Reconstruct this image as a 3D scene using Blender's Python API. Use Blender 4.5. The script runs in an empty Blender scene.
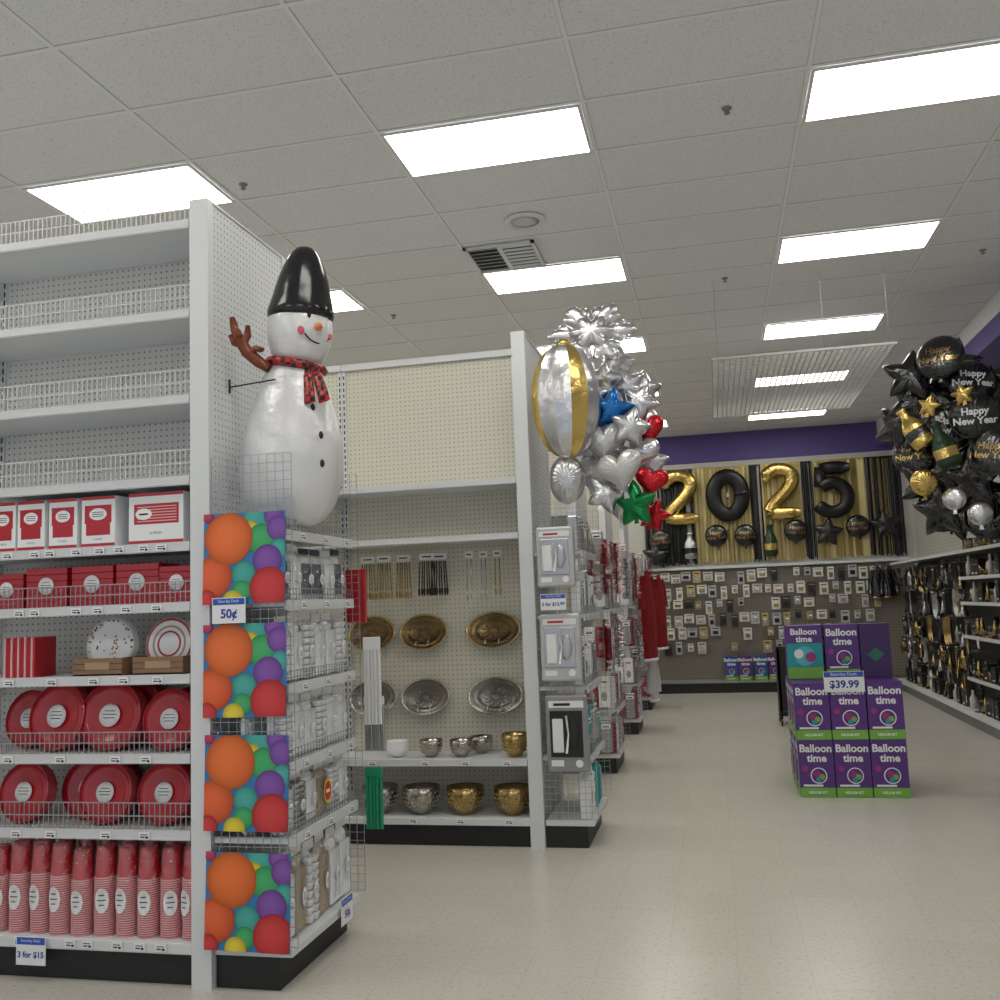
import bpy, math, random
from mathutils import Vector, Matrix
random.seed(7)
SC=bpy.context.scene; COL=SC.collection
try: SC.view_settings.view_transform='Standard'
except Exception: pass
T=Matrix.Translation
def RX(a): return Matrix.Rotation(math.radians(a),4,'X')
def RY(a): return Matrix.Rotation(math.radians(a),4,'Y')
def RZ(a): return Matrix.Rotation(math.radians(a),4,'Z')
def SCL(x,y,z): return Matrix.Diagonal((x,y,z,1))
pi=math.pi
# ------------------------------------------------------------ materials
MATS={}
def mat(name,col=(.8,.8,.8),rough=.5,metal=0.0,emit=0.0,bump=0.0,bscale=40,coat=0.0,var=0.0,bd=.01):
    if name in MATS: return MATS[name]
    m=bpy.data.materials.new(name); m.use_nodes=True
    nt=m.node_tree; b=nt.nodes["Principled BSDF"]
    b.inputs["Base Color"].default_value=(*col,1)
    b.inputs["Roughness"].default_value=rough
    b.inputs["Metallic"].default_value=metal
    if coat: b.inputs["Coat Weight"].default_value=coat; b.inputs["Coat Roughness"].default_value=.12
    if emit:
        b.inputs["Emission Color"].default_value=(*col,1); b.inputs["Emission Strength"].default_value=emit
    if bump or var:
        tc=nt.nodes.new("ShaderNodeTexCoord"); nz=nt.nodes.new("ShaderNodeTexNoise")
        nz.inputs["Scale"].default_value=bscale; nz.inputs["Detail"].default_value=3
        nt.links.new(tc.outputs["Object"],nz.inputs["Vector"])
        if bump:
            bp=nt.nodes.new("ShaderNodeBump"); bp.inputs["Strength"].default_value=bump; bp.inputs["Distance"].default_value=bd
            nt.links.new(nz.outputs["Fac"],bp.inputs["Height"]); nt.links.new(bp.outputs["Normal"],b.inputs["Normal"])
            if coat: nt.links.new(bp.outputs["Normal"],b.inputs["Coat Normal"])
        if var:
            mx=nt.nodes.new("ShaderNodeMix"); mx.data_type='RGBA'
            mx.inputs[6].default_value=(*[c*(1-var) for c in col],1); mx.inputs[7].default_value=(*[min(1,c*(1+var)) for c in col],1)
            nt.links.new(nz.outputs["Fac"],mx.inputs[0]); nt.links.new(mx.outputs[2],b.inputs["Base Color"])
    MATS[name]=m; return m
def film(name,tint=(.9,.9,.92),a=.18,rough=.12):
    if name in MATS: return MATS[name]
    m=bpy.data.materials.new(name); m.use_nodes=True; nt=m.node_tree; n=nt.nodes; n.clear()
    o=n.new("ShaderNodeOutputMaterial"); mx=n.new("ShaderNodeMixShader"); t=n.new("ShaderNodeBsdfTransparent"); p=n.new("ShaderNodeBsdfGlossy")
    p.inputs["Color"].default_value=(*tint,1); p.inputs["Roughness"].default_value=rough
    mx.inputs[0].default_value=a
    nt.links.new(t.outputs[0],mx.inputs[1]); nt.links.new(p.outputs[0],mx.inputs[2]); nt.links.new(mx.outputs[0],o.inputs[0])
    tc=n.new("ShaderNodeTexCoord"); nz=n.new("ShaderNodeTexNoise"); nz.inputs["Scale"].default_value=25; bp=n.new("ShaderNodeBump"); bp.inputs["Strength"].default_value=1; bp.inputs["Distance"].default_value=.03
    nt.links.new(tc.outputs["Object"],nz.inputs["Vector"]); nt.links.new(nz.outputs["Fac"],bp.inputs["Height"]); nt.links.new(bp.outputs["Normal"],p.inputs["Normal"])
    MATS[name]=m; return m
def mathn(nt,op,a,b=None):
    n=nt.nodes.new("ShaderNodeMath"); n.operation=op
    for i,v in enumerate((a,b)):
        if v is None: continue
        if isinstance(v,(int,float)): n.inputs[i].default_value=v
        else: nt.links.new(v,n.inputs[i])
    return n.outputs[0]
def peg(name,col,axes,sp=.034,r=.15,hole=(.2,.19,.17)):
    if name in MATS: return MATS[name]
    m=bpy.data.materials.new(name); m.use_nodes=True; nt=m.node_tree; b=nt.nodes["Principled BSDF"]; b.inputs["Roughness"].default_value=.55
    tc=nt.nodes.new("ShaderNodeTexCoord"); sx=nt.nodes.new("ShaderNodeSeparateXYZ"); nt.links.new(tc.outputs["Object"],sx.inputs[0])
    q=[]
    for a in axes:
        v=mathn(nt,'MULTIPLY',sx.outputs[a],1/sp); v=mathn(nt,'FRACT',v); v=mathn(nt,'SUBTRACT',v,.5); q.append(mathn(nt,'MULTIPLY',v,v))
    s=mathn(nt,'ADD',q[0],q[1]); lt=mathn(nt,'LESS_THAN',s,r*r)
    mx=nt.nodes.new("ShaderNodeMix"); mx.data_type='RGBA'; mx.inputs[6].default_value=(*col,1); mx.inputs[7].default_value=(*hole,1)
    nt.links.new(lt,mx.inputs[0]); nt.links.new(mx.outputs[2],b.inputs["Base Color"])
    MATS[name]=m; return m
WHITE=mat("white_enamel",(.72,.74,.76),.4)
WHITE2=mat("white_card",(.85,.86,.88),.5)
RAIL=mat("shelf_rail",(.66,.67,.69),.35)
PEGY=peg("pegboard_white",(.74,.73,.70),(0,2))
PEGX=peg("pegboard_end",(.70,.72,.74),(1,2))
PEGC=peg("pegboard_cream",(.68,.66,.57),(0,2),.036,.15,(.3,.28,.22))
PEGT=peg("pegboard_tan",(.25,.225,.19),(0,2),.05,.18,(.08,.07,.06))
BLACK=mat("black_plastic",(.012,.012,.013),.4)
KICK=mat("black_kick",(.014,.014,.016),.5)
WIRE=mat("wire_chrome",(.42,.42,.43),.35,.7)
WIREW=mat("wire_white",(.72,.72,.72),.4)
GRIDM=mat("grid_grey",(.42,.42,.41),.4)
DWIRE=mat("wire_dark",(.2,.2,.2),.4,.5)
RED=mat("red_paper",(.46,.008,.02),.3,coat=.5)
REDHI=mat("red_wrap",(.62,.06,.08),.2,coat=.8)
PINK=mat("pink_edge",(.8,.42,.44),.4)
BLUE=mat("sign_blue",(.03,.1,.5),.4)
INK=mat("ink_black",(.01,.01,.012),.5)
INKB=mat("ink_blue",(.02,.05,.35),.5)
GOLD=mat("gold_foil",(.72,.52,.17),.25,1,bump=.5,bscale=12,bd=.02)
GOLDM=mat("gold_tray",(.42,.3,.13),.22,1)
SILV=mat("silver_foil",(.66,.66,.69),.28,1,bump=.5,bscale=12,bd=.02)
SILVM=mat("silver_tray",(.42,.39,.35),.2,1)
BLKF=mat("black_foil",(.010,.010,.012),.2,0,bump=.6,bscale=12,bd=.02,coat=.6)
HATB=mat("hat_black_foil",(.012,.012,.015),.16,0,bump=.15,bscale=5,bd=.02)
BLUF=mat("blue_foil",(.02,.16,.5),.22,.6,bump=.4,bscale=14)
REDF=mat("red_foil",(.55,.015,.025),.22,.6,bump=.4,bscale=14)
GRNF=mat("green_foil",(.01,.25,.07),.25,.6,bump=.4,bscale=14)
SNOWW=mat("snow_foil",(.74,.74,.76),.3,.15,bump=.6,bscale=6,bd=.03)
PEARL=mat("pearl_foil",(.6,.6,.6),.3,.4,bump=.4,bscale=12,bd=.02)
FILM=film("clear_film",a=.12)
FILMW=film("milky_film",(.95,.95,.97),.15,.2)
PURP=mat("box_purple",(.10,.03,.22),.35)
LIME=mat("box_lime",(.2,.46,.06),.4)
TEAL=mat("box_teal",(.02,.33,.36),.4)
GREEN=mat("green_pack",(.01,.26,.12),.4)
BROWN=mat("kraft",(.26,.15,.08),.6,var=.2,bscale=30)
# ------------------------------------------------------------ mesh builder
class MB:
    def __init__(s): s.v=[];s.f=[];s.m=[];s.s=[];s.mats=[]
    def mi(s,m):
        if m not in s.mats: s.mats.append(m)
        return s.mats.index(m)
    def add(s,V,F,m,M=None,sm=False):
        o=len(s.v)
        if M is None: s.v+= [tuple(v) for v in V]
        else: s.v+=[tuple(M@Vector(v)) for v in V]
        flip = M is not None and M.to_3x3().determinant()<0
        k=s.mi(m)
        for f in F:
            f=[i+o for i in f]
            if flip: f.reverse()
            s.f.append(f); s.m.append(k); s.s.append(sm)
        return s
    def merge(s,q,M=None):
        o=len(s.v); s.v+=[tuple(M@Vector(v)) if M is not None else v for v in q.v]
        for f,k,sm in zip(q.f,q.m,q.s): s.f.append([i+o for i in f]); s.m.append(s.mi(q.mats[k])); s.s.append(sm)
        return s
    def box(s,x0,x1,y0,y1,z0,z1,m,M=None,c=0):
        if c<=0:
            V=[(x0,y0,z0),(x1,y0,z0),(x1,y1,z0),(x0,y1,z0),(x0,y0,z1),(x1,y0,z1),(x1,y1,z1),(x0,y1,z1)]
            F=[(0,3,2,1),(4,5,6,7),(0,1,5,4),(1,2,6,5),(2,3,7,6),(3,0,4,7)]
            return s.add(V,F,m,M)
        V=[];F=[]
        c=min(c,(x1-x0)*.49,(y1-y0)*.49,(z1-z0)*.49)
        def ring(i,z): 
            a=x0+i;b=x1-i;d=y0+i;e=y1-i
            return [(a+c,d,z),(b-c,d,z),(b,d+c,z),(b,e-c,z),(b-c,e,z),(a+c,e,z),(a,e-c,z),(a,d+c,z)]
        V+=ring(c*.7,z0)+ring(0,z0+c)+ring(0,z1-c)+ring(c*.7,z1)
        F.append(tuple(reversed(range(8))));F.append(tuple(range(24,32)))
        for r in range(3):
            for i in range(8):
                j=(i+1)%8; F.append((r*8+i,r*8+j,r*8+8+j,r*8+8+i))
        return s.add(V,F,m,M)
    def lathe(s,prof,m,n=24,M=None,sm=True,caps=True):
        V=[];F=[]
        for r,z in prof:
            for i in range(n):
                a=2*pi*i/n; V.append((r*math.cos(a),r*math.sin(a),z))
        for k in range(len(prof)-1):
            for i in range(n):
                j=(i+1)%n; F.append((k*n+i,k*n+j,(k+1)*n+j,(k+1)*n+i))
        if caps:
            if prof[0][0]>1e-4: F.append(tuple(reversed(range(n))))
            if prof[-1][0]>1e-4: F.append(tuple(range((len(prof)-1)*n,len(prof)*n)))
        return s.add(V,F,m,M,sm)
    def cyl(s,p0,p1,r,m,n=8,r2=None,M=None,sm=True):
        p0=Vector(p0);p1=Vector(p1);d=p1-p0
        q=d.to_track_quat('Z','Y').to_matrix().to_4x4()
        K=T(p0)@q
        if M is not None: K=M@K
        return s.lathe([(r,0),(r if r2 is None else r2,d.length)],m,n,K,sm)
    def ell(s,c,r,m,n=20,k=12,M=None):
        prof=[(max(1e-5,math.sin(pi*i/k)),-math.cos(pi*i/k)) for i in range(k+1)]
        K=T(c)@SCL(*r)
        if M is not None: K=M@K
        return s.lathe(prof,m,n,K,True,False)
    def tube(s,pts,rad,m,n=10,M=None,flat=1.0,normal=(0,1,0)):
        pts=[Vector(p) for p in pts];N=Vector(normal);V=[];F=[]
        L=len(pts)
        for i,p in enumerate(pts):
            t=(pts[min(i+1,L-1)]-pts[max(i-1,0)]).normalized(); b=t.cross(N).normalized(); r=rad[i] if isinstance(rad,list) else rad
            for j in range(n):
                a=2*pi*j/n; V.append(p+b*(r*math.cos(a))+N*(r*flat*math.sin(a)))
        for i in range(L-1):
            for j in range(n):
                k=(j+1)%n; F.append((i*n+j,i*n+k,(i+1)*n+k,(i+1)*n+j))
        F.append(tuple(range(n)));F.append(tuple(reversed(range((L-1)*n,L*n))))
        return s.add(V,F,m,M,True)
    def disc(s,cx,cz,r,y,m,n=20,M=None,clip=None,rz=None):
        V=[]
        for i in range(n):
            a=2*pi*i/n;x=cx+r*math.cos(a);z=cz+(rz or r)*math.sin(a)
            if clip: x=min(max(x,clip[0]),clip[1]); z=min(max(z,clip[2]),clip[3])
            V.append((x,y,z))
        return s.add(V,[tuple(range(n))],m,M)
    def quad(s,x0,x1,z0,z1,y,m,M=None):
        return s.add([(x0,y,z0),(x1,y,z0),(x1,y,z1),(x0,y,z1)],[(0,1,2,3)],m,M)
    def pillow(s,rf,th,m,n=48,k=7,M=None,wr=.07):
        V=[];F=[]
        for side in (-1,1):
            o=len(V); V.append((0,side*th,0))
            for q in range(1,k+1):
                t=q/k; t2=math.sin(t*pi/2)
                for i in range(n):
                    a=2*pi*i/n;r=rf(a)*t2
                    h=th*(max(0,1-t2**2.6))**.55*(1+wr*math.sin(a*19)*t2)
                    V.append((r*math.cos(a),side*h,r*math.sin(a)))
            for i in range(n):
                j=(i+1)%n
                f=(o,o+1+i,o+1+j)
                F.append(f if side<0 else f[::-1])
                for q in range(k-1):
                    a0=o+1+q*n
                    f=(a0+i,a0+n+i,a0+n+j,a0+j)
                    F.append(f if side<0 else f[::-1])
        return s.add(V,F,m,M,True)
    def text(s,body,size,cx,cz,y,m,M=None,depthf=None,bold=False,sx=1):
        me=text_mesh(body,size,bold)
        V=[]
        for v in me.vertices:
            x=cx+v.co.x*sx;z=cz+v.co.y
            yy=y if depthf is None else depthf(x,z)
            V.append((x,yy,z))
        return s.add(V,[tuple(p.vertices) for p in me.polygons],m,M)
    def mesh(s,name):
        me=bpy.data.meshes.new(name); me.from_pydata(s.v,[],s.f)
        for m in s.mats: me.materials.append(m)
        me.polygons.foreach_set("material_index",s.m); me.polygons.foreach_set("use_smooth",s.s)
        me.update(); return me
TM={}
def text_mesh(body,size,bold=False):
    k=(body,round(size,4),bold)
    if k in TM: return TM[k]
    cu=bpy.data.curves.new("txt","FONT"); cu.body=body; cu.size=size; cu.align_x='CENTER'; cu.align_y='CENTER'; cu.resolution_u=3
    if bold: cu.offset=size*.03
    cu.fill_mode='FRONT'
    ob=bpy.data.objects.new("txt",cu); COL.objects.link(ob)
    dg=bpy.context.evaluated_depsgraph_get(); me=bpy.data.meshes.new_from_object(ob.evaluated_get(dg))
    bpy.data.objects.remove(ob); TM[k]=me; return me
# ------------------------------------------------------------ objects
def link(o): COL.objects.link(o); return o
def solo(name,mb,label=None,cat=None,M=None,group=None,kind=None,parent=None):
    me=mb if isinstance(mb,bpy.types.Mesh) else mb.mesh(name)
    o=link(bpy.data.objects.new(name,me))
    if M is not None: o.matrix_world=M
    if parent: o.parent=parent
    else:
        if label: o["label"]=label
        if cat: o["category"]=cat
        if group: o["group"]=group
        if kind: o["kind"]=kind
    if parent and label: o["label"]=label
    return o
def empty(name,label,cat,M=None,group=None):
    o=link(bpy.data.objects.new(name,None)); o.empty_display_size=.05
    if M is not None: o.matrix_world=M
    o["label"]=label;o["category"]=cat
    if group: o["group"]=group
    return o
def struct(name,mb): return solo(name,mb,kind="structure")
class Tpl:
    """a kind of thing: parts = [(name, MB or mesh, label)]"""
    def __init__(s,name,label,cat,parts,group=None):
        s.name=name;s.label=label;s.cat=cat;s.group=group
        s.parts=[(p[0],p[1].mesh(p[0]),p[2] if len(p)>2 else None) for p in parts]
    def put(s,M,label=None,group=None):
        if len(s.parts)==1:
            return solo(s.name,s.parts[0][1],label or s.label,s.cat,M,group or s.group)
        e=empty(s.name,label or s.label,s.cat,M,group or s.group)
        for n,me,l in s.parts:
            c=link(bpy.data.objects.new(n,me)); c.parent=e
            if l: c["label"]=l
        return e
# ============================================================ ROOM
CZ=4.65; BW=17.7; RW=3.4; LW=-9.0; YF=-3.0
GX=[-1.88+1.29*k for k in range(-6,5)]; GY=[5.36+.657*k for k in range(-13,20)]
def tilemat():
    m=bpy.data.materials.new("ceiling_tile"); m.use_nodes=True; nt=m.node_tree; b=nt.nodes["Principled BSDF"]; b.inputs["Roughness"].default_value=.9
    tc=nt.nodes.new("ShaderNodeTexCoord"); n1=nt.nodes.new("ShaderNodeTexNoise"); n1.inputs["Scale"].default_value=75; n1.inputs["Detail"].default_value=4
    nt.links.new(tc.outputs["Object"],n1.inputs["Vector"])
    cr=nt.nodes.new("ShaderNodeValToRGB"); cr.color_ramp.elements[0].position=.33; cr.color_ramp.elements[0].color=(.64,.64,.65,1); cr.color_ramp.elements[1].position=.45; cr.color_ramp.elements[1].color=(.80,.805,.83,1)
    nt.links.new(n1.outputs["Fac"],cr.inputs[0]); nt.links.new(cr.outputs[0],b.inputs["Base Color"]); return m
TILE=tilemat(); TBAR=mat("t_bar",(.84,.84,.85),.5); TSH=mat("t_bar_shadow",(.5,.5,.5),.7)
mb=MB(); mb.box(LW,RW,YF,BW,CZ,CZ+.1,TILE)
for x in GX:
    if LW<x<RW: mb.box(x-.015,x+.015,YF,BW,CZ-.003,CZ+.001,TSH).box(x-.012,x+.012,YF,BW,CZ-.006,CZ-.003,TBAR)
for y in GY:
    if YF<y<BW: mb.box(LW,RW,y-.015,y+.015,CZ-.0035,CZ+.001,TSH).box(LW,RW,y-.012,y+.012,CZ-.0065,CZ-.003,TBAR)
struct("ceiling",mb)
def floormat():
    m=bpy.data.materials.new("floor_tile"); m.use_nodes=True; nt=m.node_tree; b=nt.nodes["Principled BSDF"]
    tc=nt.nodes.new("ShaderNodeTexCoord"); br=nt.nodes.new("ShaderNodeTexBrick"); br.offset=0; br.inputs["Scale"].default_value=1
    br.inputs["Brick Width"].default_value=.32; br.inputs["Row Height"].default_value=.32; br.inputs["Mortar Size"].default_value=.0018; br.inputs["Bias"].default_value=0
    br.inputs["Color1"].default_value=(.615,.59,.53,1); br.inputs["Color2"].default_value=(.635,.61,.55,1); br.inputs["Mortar"].default_value=(.55,.52,.46,1)
    nt.links.new(tc.outputs["Object"],br.inputs["Vector"])
    nz=nt.nodes.new("ShaderNodeTexNoise"); nz.inputs["Scale"].default_value=45; nz.inputs["Detail"].default_value=3; nt.links.new(tc.outputs["Object"],nz.inputs["Vector"])
    cr=nt.nodes.new("ShaderNodeValToRGB"); cr.color_ramp.elements[0].position=.32; cr.color_ramp.elements[0].color=(.84,.83,.82,1); cr.color_ramp.elements[1].position=.45; cr.color_ramp.elements[1].color=(1,1,1,1)
    nt.links.new(nz.outputs["Fac"],cr.inputs[0])
    mx=nt.nodes.new("ShaderNodeMix"); mx.data_type='RGBA'; mx.blend_type='MULTIPLY'; mx.inputs[0].default_value=1
    nt.links.new(br.outputs["Color"],mx.inputs[6]); nt.links.new(cr.outputs[0],mx.inputs[7]); nt.links.new(mx.outputs[2],b.inputs["Base Color"])
    b.inputs["Roughness"].default_value=.24; b.inputs["Specular IOR Level"].default_value=.5
    return m
struct("floor",MB().box(LW,RW,YF,BW,-.1,0,floormat()))
WALL=mat("wall_paint",(.62,.61,.58),.7); PURW=mat("purple_paint",(.10,.075,.27),.6)
struct("wall_back",MB().box(LW,RW+.1,BW,BW+.1,0,4.12,WALL).box(LW,RW+.1,BW-.01,BW+.1,4.12,CZ,PURW))
struct("wall_right",MB().box(RW,RW+.1,YF,BW,0,CZ,WALL))
struct("wall_left",MB().box(LW-.1,LW,YF,BW,0,CZ,WALL))
struct("trim_1",MB().box(2.97,RW,YF,BW-.01,4.42,CZ-.01,mat("soffit_white",(.8,.8,.82),.5)).box(2.96,RW,YF,BW-.01,4.2,4.42,PURW))
# ceiling lights
LENS=mat("light_lens",(1,.97,.88),.4,emit=8.1)
fr=MB(); W2=.62;D2=.305
fr.box(-W2-.01,W2+.01,-D2-.01,-D2+.012,-.012,0,WHITE).box(-W2-.01,W2+.01,D2-.012,D2+.01,-.012,0,WHITE).box(-W2-.01,-W2+.012,-D2,D2,-.012,0,WHITE).box(W2-.012,W2+.01,-D2,D2,-.012,0,WHITE)
ln=MB().box(-W2+.012,W2-.012,-D2+.012,D2-.012,-.01,-.002,LENS)
LT=Tpl("ceiling_light","recessed rectangular fluorescent panel in the dropped ceiling","ceiling light",[("frame",fr),("diffuser",ln)],"fluorescent ceiling panels")
for kx in range(-2,2):
    for ky in range(-2,5):
        LT.put(T((-1.88+2.58*kx+.645,5.36+2.628*ky+.3285,CZ-.007)))
v=MB(); v.box(-.3,.3,-.3,-.27,-.02,0,WHITE).box(-.3,.3,.27,.3,-.02,0,WHITE).box(-.3,-.27,-.3,.3,-.02,0,WHITE).box(.27,.3,-.3,.3,-.02,0,WHITE)
sl=MB(); sl.box(-.27,.27,-.27,.27,-.004,0,mat("duct_dark",(.05,.05,.05),.7))
for i in range(7):
    sl.box(-.27,-.02,-.012,.012,-.003,0,WHITE,T((0,-.24+i*.08,-.012))@RX(35)); sl.box(.02,.27,-.012,.012,-.003,0,WHITE,T((0,-.24+i*.08,-.012))@RX(-35))
sl.box(-.02,.02,-.27,.27,-.02,0,WHITE)
Tpl("air_vent","square louvred air conditioning diffuser in the ceiling","air vent",[("frame",v),("louvre",sl)]).put(T((-1.57,7.69,CZ-.007)))
solo("ceiling_speaker",MB().lathe([(.001,-.012),(.12,-.012),(.16,-.008),(.165,0)],mat("speaker_grey",(.72,.72,.73),.7),28).lathe([(.06,-.015),(.11,-.013)],mat("speaker_ring",(.6,.6,.6),.7),28),"round off-white speaker grille in the ceiling","speaker",T((-1.26,6.99,CZ-.007)))
BR=mat("brass",(.3,.27,.24),.4,.8)
sp=MB().lathe([(.03,0),(.03,-.006),(.012,-.01),(.01,-.02),(.003,-.025)],BR,14).lathe([(.001,-.035),(.018,-.033),(.018,-.037),(.001,-.039)],BR,14)
for a in (0,180): sp.cyl((.01*math.cos(a*pi/180),0,-.018),(.015*math.cos(a*pi/180),0,-.035),.002,DWIRE,6)
SP=Tpl("sprinkler_head","small brass fire sprinkler head under the ceiling","sprinkler",[("sprinkler_head",sp)],"fire sprinklers")
for x,y in [(-3.01,5.78),(.25,5.70),(.27,8.91),(-1.26,11.3),(-3.01,8.95),(.27,12.1),(2.5,8.9)]: SP.put(T((x,y,CZ-.0)))
# ============================================================ SHELVING
def fence(x0,x1,y,z0,h,m=WIREW,sp=.027,r=.0018,rows=3):
    b=MB()
    n=int((x1-x0)/sp)
    for i in range(n+1):
        x=x0+(x1-x0)*i/n; b.box(x-r,x+r,y-r,y+r,z0,z0+h,m)
    for k in range(rows):
        z=z0+h*k/(rows-1)
        b.box(x0,x1,y-r*1.4,y+r*1.4,z-r*1.4,z+r*1.4,m)
    return b
def gridpanel(w,h,m,sx=.05,sz=.05,r=.002):
    b=MB(); nx=max(1,round(w/sx)); nz=max(1,round(h/sz))
    for i in range(nx+1): x=w*i/nx; b.box(x-r,x+r,-r,r,0,h,m)
    for i in range(nz+1): z=h*i/nz; b.box(0,w,-r*2.2,-r,z-r,z+r,m)
    return b
tagm=MB().box(-.028,.028,-.004,0,-.017,.017,WHITE2).quad(-.02,.004,-.009,-.003,-.0045,INK).quad(-.02,.018,.003,.007,-.0045,INK).quad(.008,.022,-.012,-.002,-.0045,INK)
TAG=tagm.mesh("price_tag")
def gondola(label,x0,x1,yf,yb,ztop,shelves,pegm,end=None,fences={},tags={},ybk=None,cap=False):
    g=empty("shelving_unit",label,"shelving unit",T(((x0+x1)/2,(yf+yb)/2,0)))
    gi=g.matrix_world.inverted()
    def part(name,mb,l=None):
        o=link(bpy.data.objects.new(name,mb.mesh(name) if isinstance(mb,MB) else mb)); o.parent=g
        o.matrix_parent_inverse=gi
        if l:o["label"]=l
        return o
    part("back_panel",MB().box(x0,x1,yb,yb+.02,.2,ztop,pegm),"perforated pegboard panel")
    rb=ybk if ybk else yb+.44
    part("base",MB().box(x0,x1,yf+.05,rb-.05,0,.15,KICK).box(x0,x1,yf,rb,.15,.2,WHITE,c=.004),"black kick plate under a white deck")
    for x in (x0,x1-.03):
        u=MB().box(x,x+.03,yb-.012,yb,.2,ztop,WHITE)
        for k in range(int((ztop-.3)/.05)): u.box(x+.01,x+.02,yb-.0135,yb-.012,.3+k*.05,.33+k*.05,INK)
        part("upright",u,"white slotted upright post")
    if cap: part("top_rail",MB().box(x0,x1,yb-.03,yb+.05,ztop,ztop+.05,WHITE))
    for i,z in enumerate(shelves):
        s=MB()
        if z>.25:
            s.box(x0+.005,x1-.005,yf+.012,yb-.012,z-.03,z,WHITE)
            s.box(x0+.005,x1-.005,yf,yf+.014,z-.042,z+.004,RAIL)
            s.box(x0+.005,x1-.005,yf-.003,yf,z-.036,z-.03,WHITE)
            for bx in (x0+.008,x1-.012):
                s.add([(bx,yb-.012,z-.13),(bx,yb-.012,z-.03),(bx,yf+.06,z-.03),(bx,yf+.06,z-.05),(bx+.004,yb-.012,z-.13),(bx+.004,yb-.012,z-.03),(bx+.004,yf+.06,z-.03),(bx+.004,yf+.06,z-.05)],[(0,1,2,3),(7,6,5,4),(0,3,7,4)],WHITE)
            part("shelf",s)
        if z in fences:
            part("wire_fence",fence(x0+.01,x1-.01,yf+.02,z+.004,fences[z],WIREW if z>2.1 else WIRE),"wire shelf fence")
        if z in tags:
            for tx in tags[z]:
                o=part("price_tag",TAG); o.location=(tx,yf-.006,z-.02)
    if end:
        ex0,ex1=end; y1=rb-.08
        e=MB().box(ex0,ex1,yf,yf+.05,0,ztop+.06,WHITE).box(ex0,ex1,y1-.04,y1,0,ztop+.06,WHITE).box(ex0+.008,ex1-.008,yf+.05,y1-.04,.1,ztop+.05,PEGX).box(ex0,ex1,yf+.05,y1-.04,ztop+.05,ztop+.06,WHITE)
        part("end_panel",e,"tall white perforated end panel")
    return g
def rt(x0,x1,n): return [x0+(x1-x0)*(i+.5+random.uniform(-.25,.25))/n for i in range(n)]
S1=[.2,.70,1.05,1.42,1.76,2.05,2.37,2.77,3.2,3.66]
fz={3.66:.12,3.2:.13,2.77:.13,2.37:.13,1.05:.1,.70:.12,1.76:.1}
tg={.2:rt(-3.4,-2.5,7),.70:rt(-3.5,-2.5,4),1.05:rt(-3.5,-2.5,4),1.42:rt(-3.5,-2.5,5),1.76:rt(-3.5,-2.5,6),2.05:rt(-3.5,-2.5,8)}
gondola("tall white shelving unit with empty upper shelves and red tableware below",-3.88,-2.44,4.12,4.56,3.70,S1,PEGY,end=(-2.44,-2.34),fences=fz,tags=tg,ybk=5.08)
gondola("tall white shelving unit continuing beside the red tableware",-5.3,-3.885,4.12,4.56,3.70,S1,PEGY,fences=fz,ybk=5.08)
S2=[.2,.60,2.20,2.60]
gondola("tall cream pegboard shelving unit holding metal trays and bowls",-2.85,-1.35,6.68,7.13,3.62,S2,PEGC,end=(-1.35,-1.25),tags={.2:[-2.2,-1.85,-1.5],.60:[-2.5,-2.1,-1.8,-1.5]},ybk=7.63,cap=True)
gondola("tall cream pegboard shelving unit beside the metal tray display",-4.35,-2.855,6.68,7.13,3.62,S2,PEGC,ybk=7.63,cap=True)
for i,(yf,l) in enumerate([(9.5,"tall white shelving unit behind the balloon cluster"),(12.2,"tall white shelving unit near the red costumes"),(14.8,"tall white shelving unit close to the far wall")]):
    gondola(l,-2.85,-1.4,yf,yf+.44,3.3,[.2,1.2,2.2,2.6],PEGC,end=(-1.4,-1.32),ybk=yf+.96)
def endcap(label,x0,x1,y0,y1,zs,xb,top=2.45,tags=3,dark=WIRE):
    g=empty("endcap_rack",label,"display rack",T(((x0+x1)/2,(y0+y1)/2,0))); gi=g.matrix_world.inverted()
    def part(name,mb,l=None):
        o=link(bpy.data.objects.new(name,mb.mesh(name) if isinstance(mb,MB) else mb)); o.parent=g; o.matrix_parent_inverse=gi
        if l:o["label"]=l
        return o
    part("base",MB().box(x0,xb,y0+.02,y1-.02,0,.15,KICK).box(x0,x1,y0,y1,.15,.19,WHITE,c=.004),"black kick plate under white deck")
    for z in zs:
        part("shelf",MB().box(x0,x1-.014,y0+.005,y1-.005,z-.025,z,WHITE).box(x1-.014,x1,y0,y1,z-.045,z+.005,RAIL))
        part("wire_fence",MB().merge(fence(0,y1-y0,0,.004,.055,dark,.035,.0014),T((x1-.02,y0,z))@RZ(90)),"low chrome wire fence")
        for k in range(tags):
            o=part("price_tag",TAG); o.matrix_basis=T((x1+.004,y0+(y1-y0)*(k+.6)/tags,z-.02))@RZ(90)
    for y in (y0-.004,y1+.004):
        part("wire_side_panel",MB().merge(gridpanel(x1-x0+.03,top-.2,dark,.043,.043,.0014),T((x0,y,.2))),"welded wire grid side panel")
    return g
E1=[.67,1.0,1.36,1.75,2.08]
endcap("white endcap rack with wire sides and bagged white tableware",-2.335,-1.95,4.14,4.98,E1,-2.02)
endcap("white endcap rack with wire sides and packaged party goods",-1.245,-.9,6.7,7.5,[.62,1.1,1.6,2.05],-.95,2.4)
for yf in (9.5,12.2,14.8):
    endcap("white endcap rack with wire sides near costumes",-1.315,-1.0,yf+.02,yf+.86,[.62,1.1,1.6,2.05],-1.04,2.3,2)
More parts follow.
